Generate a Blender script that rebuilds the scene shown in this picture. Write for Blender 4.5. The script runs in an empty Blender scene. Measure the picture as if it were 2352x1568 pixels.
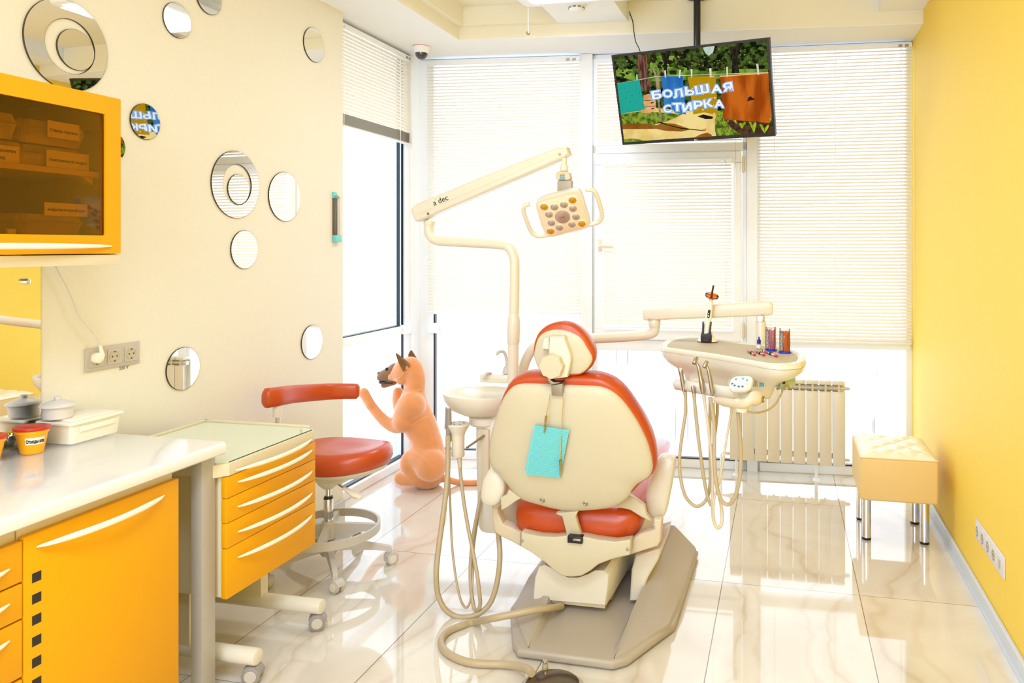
import bpy, bmesh, math, random
from math import sin, cos, pi, radians as rad
from mathutils import Vector, Matrix, Euler
random.seed(7)
V = Vector
S = bpy.context.scene
COL = S.collection

# ------------------------------------------------------------------ frames (origin, right, up); right x up points to the viewer
#FRAMES_BEGIN
def _fr():
    from math import sin, cos, radians, atan, sqrt
    d = {}
    d['lw'] = ((-2.36, 0, 0), (0, 1, 0), (0, 0, 1))
    d['rw'] = ((.79, 0, 0), (0, -1, 0), (0, 0, 1))
    a = atan(.0978); d['fa'] = ((-1.29, 4.871, 0), (cos(a), sin(a), 0), (0, 0, 1))
    a = atan(.051);  d['fb'] = ((-1.29, 4.871, 0), (cos(a), sin(a), 0), (0, 0, 1))
    d['fl'] = ((-2.47, 0, 0), (0, 1, 0), (0, 0, 1))
    n = sqrt(.26 ** 2 + .9656 ** 2); d['back'] = ((-.765, 2.67, .715), (1, 0, 0), (0, -.26 / n, .9656 / n))
    n = sqrt(.12 ** 2 + .99 ** 2); d['head'] = ((-.775, 2.6, 1.08), (1, 0, 0), (0, -.12 / n, .99 / n))
    p, y = radians(18.18), radians(-11.37)
    d['tv'] = ((-.5109, 4.2603, 2.3138), (cos(y), sin(y), 0), (sin(p) * sin(y), -sin(p) * cos(y), cos(p)))
    f = (-.215, .9766, 0); r = (.9766, .215, 0); t = radians(34); ro = radians(14.5)
    v0 = (-f[0] * sin(t), -f[1] * sin(t), cos(t))
    u = tuple(r[i] * cos(ro) + v0[i] * sin(ro) for i in range(3)); v = tuple(-r[i] * sin(ro) + v0[i] * cos(ro) for i in range(3))
    d['lamp'] = ((-.885, 2.95, 1.58), u, v)
    return d
FR = _fr()  # most coordinates below
#FRAMES_END
def frame(name):
    o, u, v = (V(a) for a in FR[name])
    return o, u, v, u.cross(v)
def fmat(name, x=0, y=0, z=0):
    o, u, v, n = frame(name)
    m = Matrix((u, v, n)).transposed().to_4x4(); m.translation = o + u * x + v * y + n * z
    return m

# ------------------------------------------------------------------ materials
def lin(c):
    return tuple(((x / 255) / 12.92 if x / 255 < .04045 else ((x / 255 + .055) / 1.055) ** 2.4) for x in c[:3]) + (1,)
def mat(name, rgb, rough=.5, metal=0, noise=0, nscale=40, bump=0, trans=0, coat=0, sheen=0, emit=0, spec=.5, sss=0):
    m = bpy.data.materials.new(name); m.use_nodes = True
    nt = m.node_tree; b = nt.nodes['Principled BSDF']
    b.inputs['Base Color'].default_value = lin(rgb); b.inputs['Roughness'].default_value = rough
    b.inputs['Metallic'].default_value = metal; b.inputs['Transmission Weight'].default_value = trans
    b.inputs['Coat Weight'].default_value = coat; b.inputs['Sheen Weight'].default_value = sheen
    b.inputs['Specular IOR Level'].default_value = spec
    if emit:
        b.inputs['Emission Color'].default_value = lin(rgb); b.inputs['Emission Strength'].default_value = emit
    if noise or bump:
        tc = nt.nodes.new('ShaderNodeTexCoord'); n = nt.nodes.new('ShaderNodeTexNoise'); n.inputs['Scale'].default_value = nscale
        n.inputs['Detail'].default_value = 4; nt.links.new(tc.outputs['Object'], n.inputs['Vector'])
        if noise:
            mx = nt.nodes.new('ShaderNodeMix'); mx.data_type = 'RGBA'; mx.blend_type = 'MULTIPLY'
            mx.inputs[0].default_value = noise; mx.inputs[6].default_value = lin(rgb)
            cr = nt.nodes.new('ShaderNodeValToRGB'); cr.color_ramp.elements[0].position = .3; cr.color_ramp.elements[1].position = .7
            cr.color_ramp.elements[0].color = (.6, .6, .6, 1); cr.color_ramp.elements[1].color = (1.05, 1.05, 1.05, 1)
            nt.links.new(n.outputs['Fac'], cr.inputs[0]); nt.links.new(cr.outputs[0], mx.inputs[7]); nt.links.new(mx.outputs[2], b.inputs['Base Color'])
        if bump:
            bp = nt.nodes.new('ShaderNodeBump'); bp.inputs['Strength'].default_value = bump; bp.inputs['Distance'].default_value = .004
            nt.links.new(n.outputs['Fac'], bp.inputs['Height']); nt.links.new(bp.outputs[0], b.inputs['Normal'])
    return m
def glass(name, tint, refl=1.0, mixmin=0.0):
    m = bpy.data.materials.new(name); m.use_nodes = True; nt = m.node_tree
    for n in list(nt.nodes):
        if n.type != 'OUTPUT_MATERIAL': nt.nodes.remove(n)
    out = nt.nodes['Material Output']; t = nt.nodes.new('ShaderNodeBsdfTransparent'); t.inputs[0].default_value = lin(tint)
    g = nt.nodes.new('ShaderNodeBsdfGlossy'); g.inputs['Roughness'].default_value = .03
    f = nt.nodes.new('ShaderNodeFresnel'); f.inputs['IOR'].default_value = 1.45
    ma = nt.nodes.new('ShaderNodeMath'); ma.operation = 'MULTIPLY_ADD'; ma.inputs[1].default_value = refl; ma.inputs[2].default_value = mixmin
    mx = nt.nodes.new('ShaderNodeMixShader'); nt.links.new(f.outputs[0], ma.inputs[0]); nt.links.new(ma.outputs[0], mx.inputs[0])
    nt.links.new(t.outputs[0], mx.inputs[1]); nt.links.new(g.outputs[0], mx.inputs[2]); nt.links.new(mx.outputs[0], out.inputs[0])
    return m
def emission(name, rgb, k=1.0):
    m = bpy.data.materials.new(name); m.use_nodes = True; nt = m.node_tree
    for n in list(nt.nodes):
        if n.type != 'OUTPUT_MATERIAL': nt.nodes.remove(n)
    e = nt.nodes.new('ShaderNodeEmission'); e.inputs[0].default_value = lin(rgb); e.inputs[1].default_value = k
    nt.links.new(e.outputs[0], nt.nodes['Material Output'].inputs[0]); return m
def screen_mat(name, rgb, rgb2, scale, k=.95, kind='noise', stretch=(1, 1, 1)):
    """a lit patch of the television picture with a two tone texture"""
    m = emission(name, rgb, k); nt = m.node_tree; e = next(n for n in nt.nodes if n.type == 'EMISSION')
    tc = nt.nodes.new('ShaderNodeTexCoord'); mp = nt.nodes.new('ShaderNodeMapping'); mp.inputs['Scale'].default_value = stretch
    if kind == 'noise':
        n = nt.nodes.new('ShaderNodeTexNoise'); n.inputs['Detail'].default_value = 6
    elif kind == 'dots':
        n = nt.nodes.new('ShaderNodeTexVoronoi')
    else:
        n = nt.nodes.new('ShaderNodeTexWave'); n.inputs['Distortion'].default_value = 1.5
    n.inputs['Scale'].default_value = scale
    cr = nt.nodes.new('ShaderNodeValToRGB'); a, b = (.42, .6) if kind == 'noise' else ((.12, .2) if kind == 'dots' else (.3, .8))
    cr.color_ramp.elements[0].position = a; cr.color_ramp.elements[1].position = b
    cr.color_ramp.elements[0].color = lin(rgb); cr.color_ramp.elements[1].color = lin(rgb2)
    nt.links.new(tc.outputs['Object'], mp.inputs[0]); nt.links.new(mp.outputs[0], n.inputs['Vector'])
    nt.links.new(n.outputs['Distance' if kind == 'dots' else ('Fac' if kind == 'noise' else 'Fac')], cr.inputs[0]); nt.links.new(cr.outputs[0], e.inputs[0])
    return m

M = {}
M['wall_cream'] = mat('cream_paint', (236, 227, 206), .7, noise=.05, nscale=60)
M['wall_yellow'] = mat('yellow_paint', (250, 210, 74), .6, noise=.05, nscale=60)
M['ceil_white'] = mat('ceiling_white', (248, 249, 252), .8)
M['ceil_cream'] = mat('ceiling_cream', (247, 240, 220), .8)
M['frame_white'] = mat('window_frame_white', (245, 246, 247), .35)
M['slat'] = mat('blind_slat', (238, 228, 208), .5)
def _translucent(m, rgb, k):
    nt = m.node_tree; b = nt.nodes['Principled BSDF']; t = nt.nodes.new('ShaderNodeBsdfTranslucent'); t.inputs[0].default_value = lin(rgb)
    x = nt.nodes.new('ShaderNodeMixShader'); x.inputs[0].default_value = k; nt.links.new(b.outputs[0], x.inputs[1]); nt.links.new(t.outputs[0], x.inputs[2]); nt.links.new(x.outputs[0], nt.nodes['Material Output'].inputs[0])
_translucent(M['slat'], (250, 238, 216), .08)
M['plastic'] = mat('ivory_plastic', (228, 218, 196), .32, coat=.15)
M['plastic_dark'] = mat('beige_plastic', (214, 196, 164), .4)
M['shell'] = mat('ivory_shell', (209, 196, 164), .38, noise=.04, nscale=300)
M['orange'] = mat('orange_vinyl', (192, 72, 18), .32, bump=.05, nscale=400, coat=.1)
M['yellow'] = mat('yellow_laminate', (232, 162, 0), .55, spec=.25, noise=.04, nscale=200)
M['yellow_edge'] = mat('yellow_edge', (240, 150, 0), .5)
M['body'] = mat('cabinet_cream', (226, 210, 174), .5)
M['counter'] = mat('counter_white', (238, 233, 224), .16, noise=.04, nscale=90, coat=.3)
M['handle'] = mat('handle_ivory', (248, 238, 216), .35)
M['alu'] = mat('aluminium_grey', (186, 178, 166), .45, metal=.25)
M['chrome'] = mat('chrome', (232, 230, 226), .08, metal=1)
M['steel'] = mat('brushed_steel', (176, 166, 150), .3, metal=1)
M['gold'] = mat('brass', (190, 160, 90), .3, metal=1)
M['mirror'] = mat('mirror', (246, 243, 236), .01, metal=1)
M['mirror_edge'] = mat('mirror_dark_edge', (70, 56, 44), .4)
M['hose'] = mat('hose_beige', (186, 166, 130), .4)
M['hose_light'] = mat('hose_light', (212, 196, 164), .38)
M['grey_plastic'] = mat('grey_caster_plastic', (150, 142, 132), .45)
M['grey_light'] = mat('light_grey_plastic', (200, 190, 176), .4)
M['base_grey'] = mat('base_taupe', (178, 165, 146), .42, noise=.06, nscale=500)
M['black'] = mat('black_plastic', (22, 20, 20), .35)
M['dark'] = mat('dark_recess', (40, 32, 24), .6)
M['red_lid'] = mat('red_lid', (206, 40, 26), .3)
M['bin_yellow'] = mat('bin_yellow', (250, 176, 0), .4)
M['teal'] = mat('teal_paper', (128, 214, 214), .8, noise=.1, nscale=150)
M['teal_plastic'] = mat('teal_plastic', (120, 205, 205), .4)
M['leather'] = mat('cream_leather', (236, 200, 130), .45, bump=.08, nscale=260)
M['leather_sheen'] = mat('cream_leather_sheen_top', (250, 238, 212), .3, bump=.05, nscale=260)  # same cream leather, whitened: the window's sheen is put into the colour
M['inside_shade'] = mat('cabinet_inside_shade', (150, 122, 74), .7)  # cream cabinet inside coloured dark for its shade behind the amber glass
M['disc_metal'] = mat('polished_disc', (120, 110, 98), .18, metal=1)
M['white_paper'] = mat('white_paper', (240, 232, 218), .7)
M['ink'] = mat('black_ink', (30, 26, 22), .7)
M['grey_ink'] = mat('grey_ink', (120, 110, 100), .7)
M['plush'] = mat('tan_plush', (232, 152, 92), .95, noise=.18, nscale=22, sheen=.7, bump=.25)
M['plush_dark'] = mat('brown_plush', (138, 92, 44), .95, noise=.3, nscale=60, sheen=.4, bump=.25)
M['plush_seam'] = mat('plush_seam', (240, 178, 124), .95)
M['skirt'] = mat('skirting_blue_grey', (208, 212, 214), .35)
M['socket'] = mat('socket_silver', (196, 184, 166), .4)
M['socket_white'] = mat('socket_white', (222, 216, 210), .4)
M['socket_in'] = mat('socket_inside', (196, 180, 150), .5)
M['blue'] = mat('blue_plastic', (20, 60, 190), .35)
M['navy'] = mat('navy_plastic', (24, 40, 150), .35)
M['pink'] = mat('pink_plastic', (246, 190, 206), .35)
M['magenta'] = mat('magenta_plastic', (214, 30, 60), .35)
M['pinkstick'] = mat('pink_sticks', (232, 130, 176), .5)
M['orangestick'] = mat('orange_sticks', (240, 110, 30), .5)
M['label_grey'] = mat('label_grey', (120, 112, 104), .5)
M['shield'] = glass('orange_shield', (255, 178, 96), 1, .03)
M['pane'] = glass('window_glass', (250, 252, 252), .3)
M['amber'] = glass('amber_glass', (242, 214, 150), .9, .01)
M['clear'] = glass('clear_plastic', (250, 246, 238), .8, .04)
M['clear_tray'] = mat('clear_container', (238, 228, 196), .2); M['clear_tray'].node_tree.nodes['Principled BSDF'].inputs['Alpha'].default_value = .42
M['lens'] = glass('clear_lens', (214, 200, 190), 1.5, .12)
M['green_glass'] = mat('green_glass_top', (220, 226, 196), .08, coat=.4)
M['green_edge'] = mat('glass_edge_green', (60, 96, 76), .2)
M['dome'] = mat('camera_dome', (40, 42, 52), .08, coat=1)
M['lens_amber'] = mat('lens_amber', (196, 138, 10), .2, coat=.5)
M['lens_grey'] = mat('lens_grey', (186, 168, 152), .25, metal=.4)
M['lamp_face'] = mat('lamp_face', (242, 216, 182), .35)
M['pot'] = mat('pot_white', (222, 214, 202), .4)
M['lightpanel'] = emission('light_diffuser', (225, 245, 255), 3.5)
M['building'] = mat('pale_render', (250, 236, 224), .9)
M['building_pink'] = mat('pale_pink_render', (250, 226, 210), .9)
M['bwin'] = mat('building_window', (186, 172, 168), .9)
M['green_box'] = mat('sage_panel', (170, 190, 140), .4)
M['box_grey'] = mat('scaler_grey', (150, 156, 156), .45)
M['cyan'] = mat('cyan_mark', (60, 170, 210), .5)
M['bluem'] = mat('blue_mark', (70, 100, 190), .5)
M['yellowm'] = mat('yellow_mark', (240, 200, 20), .5)
M['redm'] = mat('red_mark', (200, 40, 30), .5)
M['tray_mat'] = mat('tray_mat_taupe', (190, 174, 144), .6)
M['amberbox'] = mat('card_box', (214, 190, 130), .7)
M['cardpink'] = mat('card_magenta', (190, 40, 80), .6)

def floor_material():
    m = bpy.data.materials.new('polished_onyx_tile'); m.use_nodes = True; nt = m.node_tree; N = nt.nodes; L = nt.links
    b = N['Principled BSDF']; b.inputs['Roughness'].default_value = .05; b.inputs['Coat Weight'].default_value = .6; b.inputs['Coat Roughness'].default_value = .03
    tc = N.new('ShaderNodeTexCoord'); sp = N.new('ShaderNodeSeparateXYZ'); L.new(tc.outputs['Object'], sp.inputs[0])
    def mth(op, a, bb=None):
        n = N.new('ShaderNodeMath'); n.operation = op
        for i, x in enumerate((a, bb)):
            if x is None: continue
            if isinstance(x, (int, float)): n.inputs[i].default_value = x
            else: L.new(x, n.inputs[i])
        return n.outputs[0]
    tx = mth('DIVIDE', mth('ADD', sp.outputs[0], .257 + .567 * 20), .567); ty = mth('DIVIDE', mth('ADD', sp.outputs[1], 1.10 * 20 - 3.268), 1.10)
    fx, fy = mth('FRACT', tx), mth('FRACT', ty)
    ex = mth('MINIMUM', fx, mth('SUBTRACT', 1, fx)); ey = mth('MINIMUM', fy, mth('SUBTRACT', 1, fy))
    gx = mth('LESS_THAN', ex, .0032); gy = mth('LESS_THAN', ey, .0013); g = mth('MAXIMUM', gx, gy)
    # one slab cut per tile
    cx, cy = mth('FLOOR', tx), mth('FLOOR', ty)
    off = N.new('ShaderNodeCombineXYZ'); L.new(mth('MULTIPLY', cx, 3.71), off.inputs[0]); L.new(mth('MULTIPLY', cy, 5.13), off.inputs[1]); L.new(mth('MULTIPLY', mth('ADD', cx, cy), 1.7), off.inputs[2])
    ad = N.new('ShaderNodeVectorMath'); ad.operation = 'ADD'; L.new(tc.outputs['Object'], ad.inputs[0]); L.new(off.outputs[0], ad.inputs[1])
    n1 = N.new('ShaderNodeTexNoise'); n1.inputs['Scale'].default_value = 1.1; n1.inputs['Detail'].default_value = 4; L.new(ad.outputs[0], n1.inputs[0])
    sc = N.new('ShaderNodeVectorMath'); sc.operation = 'SCALE'; sc.inputs[3].default_value = .8; L.new(n1.outputs['Color'], sc.inputs[0])
    ad2 = N.new('ShaderNodeVectorMath'); ad2.operation = 'ADD'; L.new(ad.outputs[0], ad2.inputs[0]); L.new(sc.outputs[0], ad2.inputs[1])
    w = N.new('ShaderNodeTexWave'); w.inputs['Scale'].default_value = .36; w.inputs['Distortion'].default_value = 2.6; w.inputs['Detail'].default_value = 3; w.inputs['Detail Scale'].default_value = 1.2
    L.new(ad2.outputs[0], w.inputs[0])
    cr = N.new('ShaderNodeValToRGB'); e = cr.color_ramp.elements
    e[0].position = 0; e[0].color = lin((228, 220, 206)); e[1].position = 1; e[1].color = lin((232, 225, 212))
    for p, c in ((.30, (230, 222, 208)), (.44, (224, 213, 196)), (.50, (214, 199, 176)), (.56, (227, 217, 201)), (.75, (232, 225, 212)), (.84, (226, 215, 198)), (.88, (231, 223, 209))):
        q = e.new(p); q.color = lin(c)
    L.new(w.outputs['Fac'], cr.inputs[0])
    n2 = N.new('ShaderNodeTexNoise'); n2.inputs['Scale'].default_value = 2.2; n2.inputs['Detail'].default_value = 5; L.new(ad2.outputs[0], n2.inputs[0])
    c2 = N.new('ShaderNodeValToRGB'); c2.color_ramp.elements[0].position = .35; c2.color_ramp.elements[1].position = .7
    c2.color_ramp.elements[0].color = (.86, .82, .76, 1); c2.color_ramp.elements[1].color = (1.04, 1.04, 1.04, 1); L.new(n2.outputs['Fac'], c2.inputs[0])
    mx = N.new('ShaderNodeMix'); mx.data_type = 'RGBA'; mx.blend_type = 'MULTIPLY'; mx.inputs[0].default_value = .75; L.new(cr.outputs[0], mx.inputs[6]); L.new(c2.outputs[0], mx.inputs[7])
    mg = N.new('ShaderNodeMix'); mg.data_type = 'RGBA'; L.new(g, mg.inputs[0]); L.new(mx.outputs[2], mg.inputs[6]); mg.inputs[7].default_value = lin((130, 110, 92))
    L.new(mg.outputs[2], b.inputs['Base Color'])
    return m
M['floor'] = floor_material()

# ------------------------------------------------------------------ mesh building
class MB:
    def __init__(s): s.bm = bmesh.new(); s.mi = 0
    def _add(s, bm2, mi=None):
        me = bpy.data.meshes.new('t'); bm2.to_mesh(me); bm2.free()
        n = len(s.bm.faces); s.bm.from_mesh(me); bpy.data.meshes.remove(me)
        s.bm.faces.ensure_lookup_table()
        for f in s.bm.faces[n:]: f.material_index = s.mi if mi is None else mi
        return s
    def box(s, lo, hi, bevel=0, m=None, seg=2, mi=None):
        b = bmesh.new(); bmesh.ops.create_cube(b, size=1)
        lo, hi = V(lo), V(hi)
        for v in b.verts: v.co = V((lo[i] + (v.co[i] + .5) * (hi[i] - lo[i]) for i in range(3)))
        if bevel: bmesh.ops.bevel(b, geom=list(b.edges), offset=bevel, segments=seg, profile=.5, affect='EDGES')
        if m is not None: b.transform(m)
        bmesh.ops.recalc_face_normals(b, faces=b.faces)
        return s._add(b, mi)
    def tube(s, pts, r, seg=12, caps=True, up=None, flat=1.0, power=2.0, mi=None):
        """sweep a (super)elliptic section along pts; r number or list; flat = width/height ratio along the side axis"""
        pts = [V(p) for p in pts]; n = len(pts); rs = r if isinstance(r, (list, tuple)) else [r] * n
        b = bmesh.new(); rings = []; T = []
        for i in range(n):
            t = (pts[min(i + 1, n - 1)] - pts[max(i - 1, 0)]); T.append(t.normalized() if t.length > 1e-9 else V((0, 0, 1)))
        ref = V(up) if up else (V((0, 0, 1)) if abs(T[0].z) < .9 else V((1, 0, 0)))
        a = (ref - T[0] * ref.dot(T[0])).normalized()
        for i in range(n):
            if up: a = (V(up) - T[i] * V(up).dot(T[i])).normalized()
            else: a = (a - T[i] * a.dot(T[i])).normalized()
            c = T[i].cross(a); ring = []
            for k in range(seg):
                an = 2 * pi * k / seg; ca, sa = cos(an), sin(an)
                ca = math.copysign(abs(ca) ** (2 / power), ca); sa = math.copysign(abs(sa) ** (2 / power), sa)
                ring.append(b.verts.new(pts[i] + a * ca * rs[i] + c * sa * rs[i] * flat))
            rings.append(ring)
        for i in range(n - 1):
            for k in range(seg): b.faces.new((rings[i][k], rings[i][(k + 1) % seg], rings[i + 1][(k + 1) % seg], rings[i + 1][k]))
        if caps: b.faces.new(list(reversed(rings[0]))); b.faces.new(rings[-1])
        bmesh.ops.recalc_face_normals(b, faces=b.faces)
        return s._add(b, mi)
    def cyl(s, p, q, r, r2=None, seg=24, bevel=0, mi=None):
        p, q = V(p), V(q); r2 = r if r2 is None else r2
        if bevel:
            d = (q - p).normalized()
            return s.tube([p, p + d * bevel * .3, p + d * bevel, q - d * bevel, q - d * bevel * .3, q], [r - bevel, r - bevel * .3, r, r2, r2 - bevel * .3, r2 - bevel], seg, mi=mi)
        return s.tube([p, q], [r, r2], seg, mi=mi)
    def lathe(s, prof, c=(0, 0, 0), axis=None, seg=32, sx=1, sy=1, mi=None):
        """prof = [(r, h)]; about local z through c, or along axis"""
        b = bmesh.new(); rings = []
        for r, h in prof:
            if r < 1e-6: rings.append([b.verts.new((0, 0, h))])
            else: rings.append([b.verts.new((r * cos(2 * pi * k / seg) * sx, r * sin(2 * pi * k / seg) * sy, h)) for k in range(seg)])
        for A, B in zip(rings, rings[1:]):
            for k in range(seg):
                k2 = (k + 1) % seg
                if len(A) == 1 and len(B) == 1: break
                if len(A) == 1: b.faces.new((A[0], B[k], B[k2]))
                elif len(B) == 1: b.faces.new((A[k], A[k2], B[0]))
                else: b.faces.new((A[k], A[k2], B[k2], B[k]))
        if len(rings[0]) > 1: b.faces.new(list(reversed(rings[0])))
        if len(rings[-1]) > 1: b.faces.new(rings[-1])
        m = Matrix.Translation(V(c))
        if axis is not None: m = m @ V((0, 0, 1)).rotation_difference(V(axis)).to_matrix().to_4x4()
        b.transform(m); bmesh.ops.recalc_face_normals(b, faces=b.faces)
        return s._add(b, mi)
    def loft(s, rings, caps=True, mi=None):
        b = bmesh.new(); R = [[b.verts.new(V(p)) for p in r] for r in rings]; n = len(R[0])
        for A, B in zip(R, R[1:]):
            for k in range(n): b.faces.new((A[k], A[(k + 1) % n], B[(k + 1) % n], B[k]))
        if caps: b.faces.new(list(reversed(R[0]))); b.faces.new(R[-1])
        bmesh.ops.recalc_face_normals(b, faces=b.faces)
        return s._add(b, mi)
    def pad(s, outline, m, prof, centre=None, mi=None, bend=None):
        """outline [(u,v)] in frame matrix m; prof [(scale, w)] rings shrunk to the centre; bend(u,v) adds to w"""
        cu = sum(p[0] for p in outline) / len(outline); cv = sum(p[1] for p in outline) / len(outline)
        if centre: cu, cv = centre
        rings = []
        for k, w in prof:
            r = []
            for u, v in outline:
                a, bb = cu + (u - cu) * k, cv + (v - cv) * k
                r.append(m @ V((a, bb, w + (bend(a, bb) if bend else 0))))
            rings.append(r)
        return s.loft(rings, True, mi)
    def prism(s, outline, m, w0, w1, bevel=0, mi=None):
        if not bevel: return s.pad(outline, m, [(1, w0), (1, w1)], mi=mi)
        b = bmesh.new(); A = [b.verts.new((u, v, w0)) for u, v in outline]; f = b.faces.new(A)
        r = bmesh.ops.extrude_face_region(b, geom=[f]); bmesh.ops.translate(b, vec=(0, 0, w1 - w0), verts=[x for x in r['geom'] if isinstance(x, bmesh.types.BMVert)])
        bmesh.ops.recalc_face_normals(b, faces=b.faces)
        es = [e for e in b.edges if abs(e.verts[0].co.z - e.verts[1].co.z) < 1e-6]
        bmesh.ops.bevel(b, geom=es, offset=bevel, segments=3, profile=.5, affect='EDGES', clamp_overlap=True)
        b.transform(m); return s._add(b, mi)
    def poly(s, pts, mi=None):
        b = bmesh.new(); b.faces.new([b.verts.new(V(p)) for p in pts]); return s._add(b, mi)
    def text(s, body, size, m, mi=None, weight=0, align='LEFT', extrude=0.0003, shear=0, squeeze=1.0, stroke=False):
        body = body.translate(str.maketrans('нНхфАОС', 'ʜHxɸAOC')); c = bpy.data.curves.new('txt', 'FONT'); c.body = body; c.size = size; c.align_x = align; c.bevel_depth = weight; c.bevel_resolution = 2; c.extrude = extrude if not weight else 0; c.shear = shear; c.resolution_u = 3
        if stroke: c.fill_mode = 'NONE'
        o = bpy.data.objects.new('txt', c); COL.objects.link(o); bpy.context.view_layer.update()
        me = bpy.data.meshes.new_from_object(o.evaluated_get(bpy.context.evaluated_depsgraph_get()))
        bpy.data.objects.remove(o); b = bmesh.new(); b.from_mesh(me); bpy.data.meshes.remove(me)
        b.transform(m @ Matrix.Diagonal((squeeze, 1, .02 if weight else 1, 1))); return s._add(b, mi)
    def build(s, name, mats, parent=None, sharp=40, origin=None, world=None):
        me = bpy.data.meshes.new(name); s.bm.to_mesh(me); s.bm.free()
        for x in (mats if isinstance(mats, (list, tuple)) else [mats]): me.materials.append(M[x] if isinstance(x, str) else x)
        me.shade_smooth()
        if sharp < 179: me.set_sharp_from_angle(angle=rad(sharp))
        o = bpy.data.objects.new(name, me); COL.objects.link(o)
        if parent is not None:
            p = WL[parent]; o.parent = parent; WL[o] = p
        else:
            if origin is None:
                cs = [v.co for v in me.vertices]
                origin = V(((min(c.x for c in cs) + max(c.x for c in cs)) / 2, (min(c.y for c in cs) + max(c.y for c in cs)) / 2, min(c.z for c in cs)))
            p = V(origin); o.location = p; WL[o] = p
        me.transform(Matrix.Translation(-WL[o])); return o
WL = {}
def tag(o, label, cat, group=None, kind=None):
    if label: o['label'] = label
    if cat: o['category'] = cat
    if group: o['group'] = group
    if kind: o['kind'] = kind
    return o
def thing(name, label, cat, loc, group=None):
    o = bpy.data.objects.new(name, None); COL.objects.link(o); o.location = V(loc); o.empty_display_size = .05; WL[o] = V(loc)
    return tag(o, label, cat, group)
def struct(name, mb, mats, parent=None, sharp=30):
    o = mb.build(name, mats, parent, sharp)
    if parent is None: o['kind'] = 'structure'
    return o
def structroot(name, loc):
    o = bpy.data.objects.new(name, None); COL.objects.link(o); o.location = V(loc); WL[o] = V(loc); o['kind'] = 'structure'; return o
def dup(o, parent=None, loc=None, rot=None, label=None, group=None):
    c = o.copy(); COL.objects.link(c); c.parent = parent
    if loc is not None: c.location = V(loc)
    if rot is not None: c.rotation_euler = rot
    if label: c['label'] = label
    if group: c['group'] = group
    for ch in o.children: dup(ch, c)
    return c
def spline(pts, n=8, closed=False):
    """Catmull-Rom resampling"""
    P = [V(p) for p in pts]; out = []; N = len(P)
    rng = range(N) if closed else range(N - 1)
    for i in rng:
        p1, p2 = P[i], P[(i + 1) % N]
        p0 = P[(i - 1) % N] if closed or i > 0 else p1 * 2 - p2
        p3 = P[(i + 2) % N] if closed or i + 2 < N else p2 * 2 - p1
        for k in range(n):
            t = k / n
            out.append(.5 * ((2 * p1) + (p2 - p0) * t + (2 * p0 - 5 * p1 + 4 * p2 - p3) * t * t + (3 * p1 - p0 - 3 * p2 + p3) * t ** 3))
    if not closed: out.append(P[-1])
    return out
def spl2(pts, n=4):
    return [(p.x, p.y) for p in spline([(q[0], q[1], 0) for q in pts], n, True)]
def rrect(w, h, r, n=5, cx=0, cy=0):
    out = []
    for sx, sy, a0 in ((1, 1, 0), (-1, 1, 90), (-1, -1, 180), (1, -1, 270)):
        for k in range(n + 1):
            a = rad(a0 + 90 * k / n); out.append((cx + sx * (w / 2 - r) + r * cos(a), cy + sy * (h / 2 - r) + r * sin(a)))
    return out
def remesh_mesh(mb, voxel, smooth=6):
    me = bpy.data.meshes.new('r'); mb.bm.to_mesh(me); mb.bm.free()
    o = bpy.data.objects.new('r', me); COL.objects.link(o)
    md = o.modifiers.new('r', 'REMESH'); md.mode = 'VOXEL'; md.voxel_size = voxel; md.use_smooth_shade = True
    sm = o.modifiers.new('s', 'SMOOTH'); sm.iterations = smooth; sm.factor = .5
    bpy.context.view_layer.update()
    m2 = bpy.data.meshes.new_from_object(o.evaluated_get(bpy.context.evaluated_depsgraph_get()))
    bpy.data.objects.remove(o); bpy.data.meshes.remove(me)
    out = MB(); out.bm.from_mesh(m2); bpy.data.meshes.remove(m2); return out
# facade helper: box on a window plane, s along, d towards the room
def fbox(mb, fr, s0, s1, z0, z1, d0, d1, bevel=0, mi=None):
    return mb.box((s0, z0, d0), (s1, z1, d1), bevel, fmat(fr), 1, mi)


# ================================================================== THE ROOM
mb = MB(); mb.box((-2.75, -2.2, -.1), (1.0, 5.06, 0)); o = mb.build('floor', 'floor', origin=(0, 0, 0)); o['kind'] = 'structure'
mb = MB(); mb.box((-2.62, -2.2, 0), (-2.36, 3.70, 2.99)); struct('wall_left', mb, 'wall_cream')
mb = MB(); mb.box((.79, -2.2, 0), (.98, 5.1, 2.99)); struct('wall_right', mb, 'wall_yellow')
mb = MB(); mb.box((-2.75, -2.3, 0), (1.0, -2.2, 2.99)); struct('wall_back', mb, 'wall_cream')
# ceiling: coffers at 2.93, a white beam and strip at 2.815, the low soffit along the glass and the mirror wall at 2.735
mb = MB(); mb.box((-2.75, -2.3, 2.93), (1.0, 5.1, 3.05)); struct('ceiling', mb, 'ceil_cream')
def fl_y(x): return 4.364 + (x + 1.974) * .0894
mb = MB()
pts = [(-2.75, 5.1), (1.0, 5.1), (1.0, fl_y(1.0)), (-1.974, fl_y(-1.974)), (-1.974, -2.3), (-2.75, -2.3)]
b = MB(); mb.prism(pts, Matrix.Identity(4), 2.735, 2.74, mi=0); mb.prism(pts, Matrix.Identity(4), 2.7401, 2.935, mi=1)
struct('ceiling_soffit', mb, ['ceil_white', 'ceil_cream'])
mb = MB(); mb.prism([(-1.974, fl_y(-1.974)), (-1.974, -2.3), (-1.93, -2.3), (-1.93, fl_y(-1.93) - .045), (-1.34, fl_y(-1.34) - .045), (-1.34, fl_y(-1.34))], Matrix.Identity(4), 2.815, 2.93)
struct('ceiling_cove', mb, 'ceil_cream')
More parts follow.
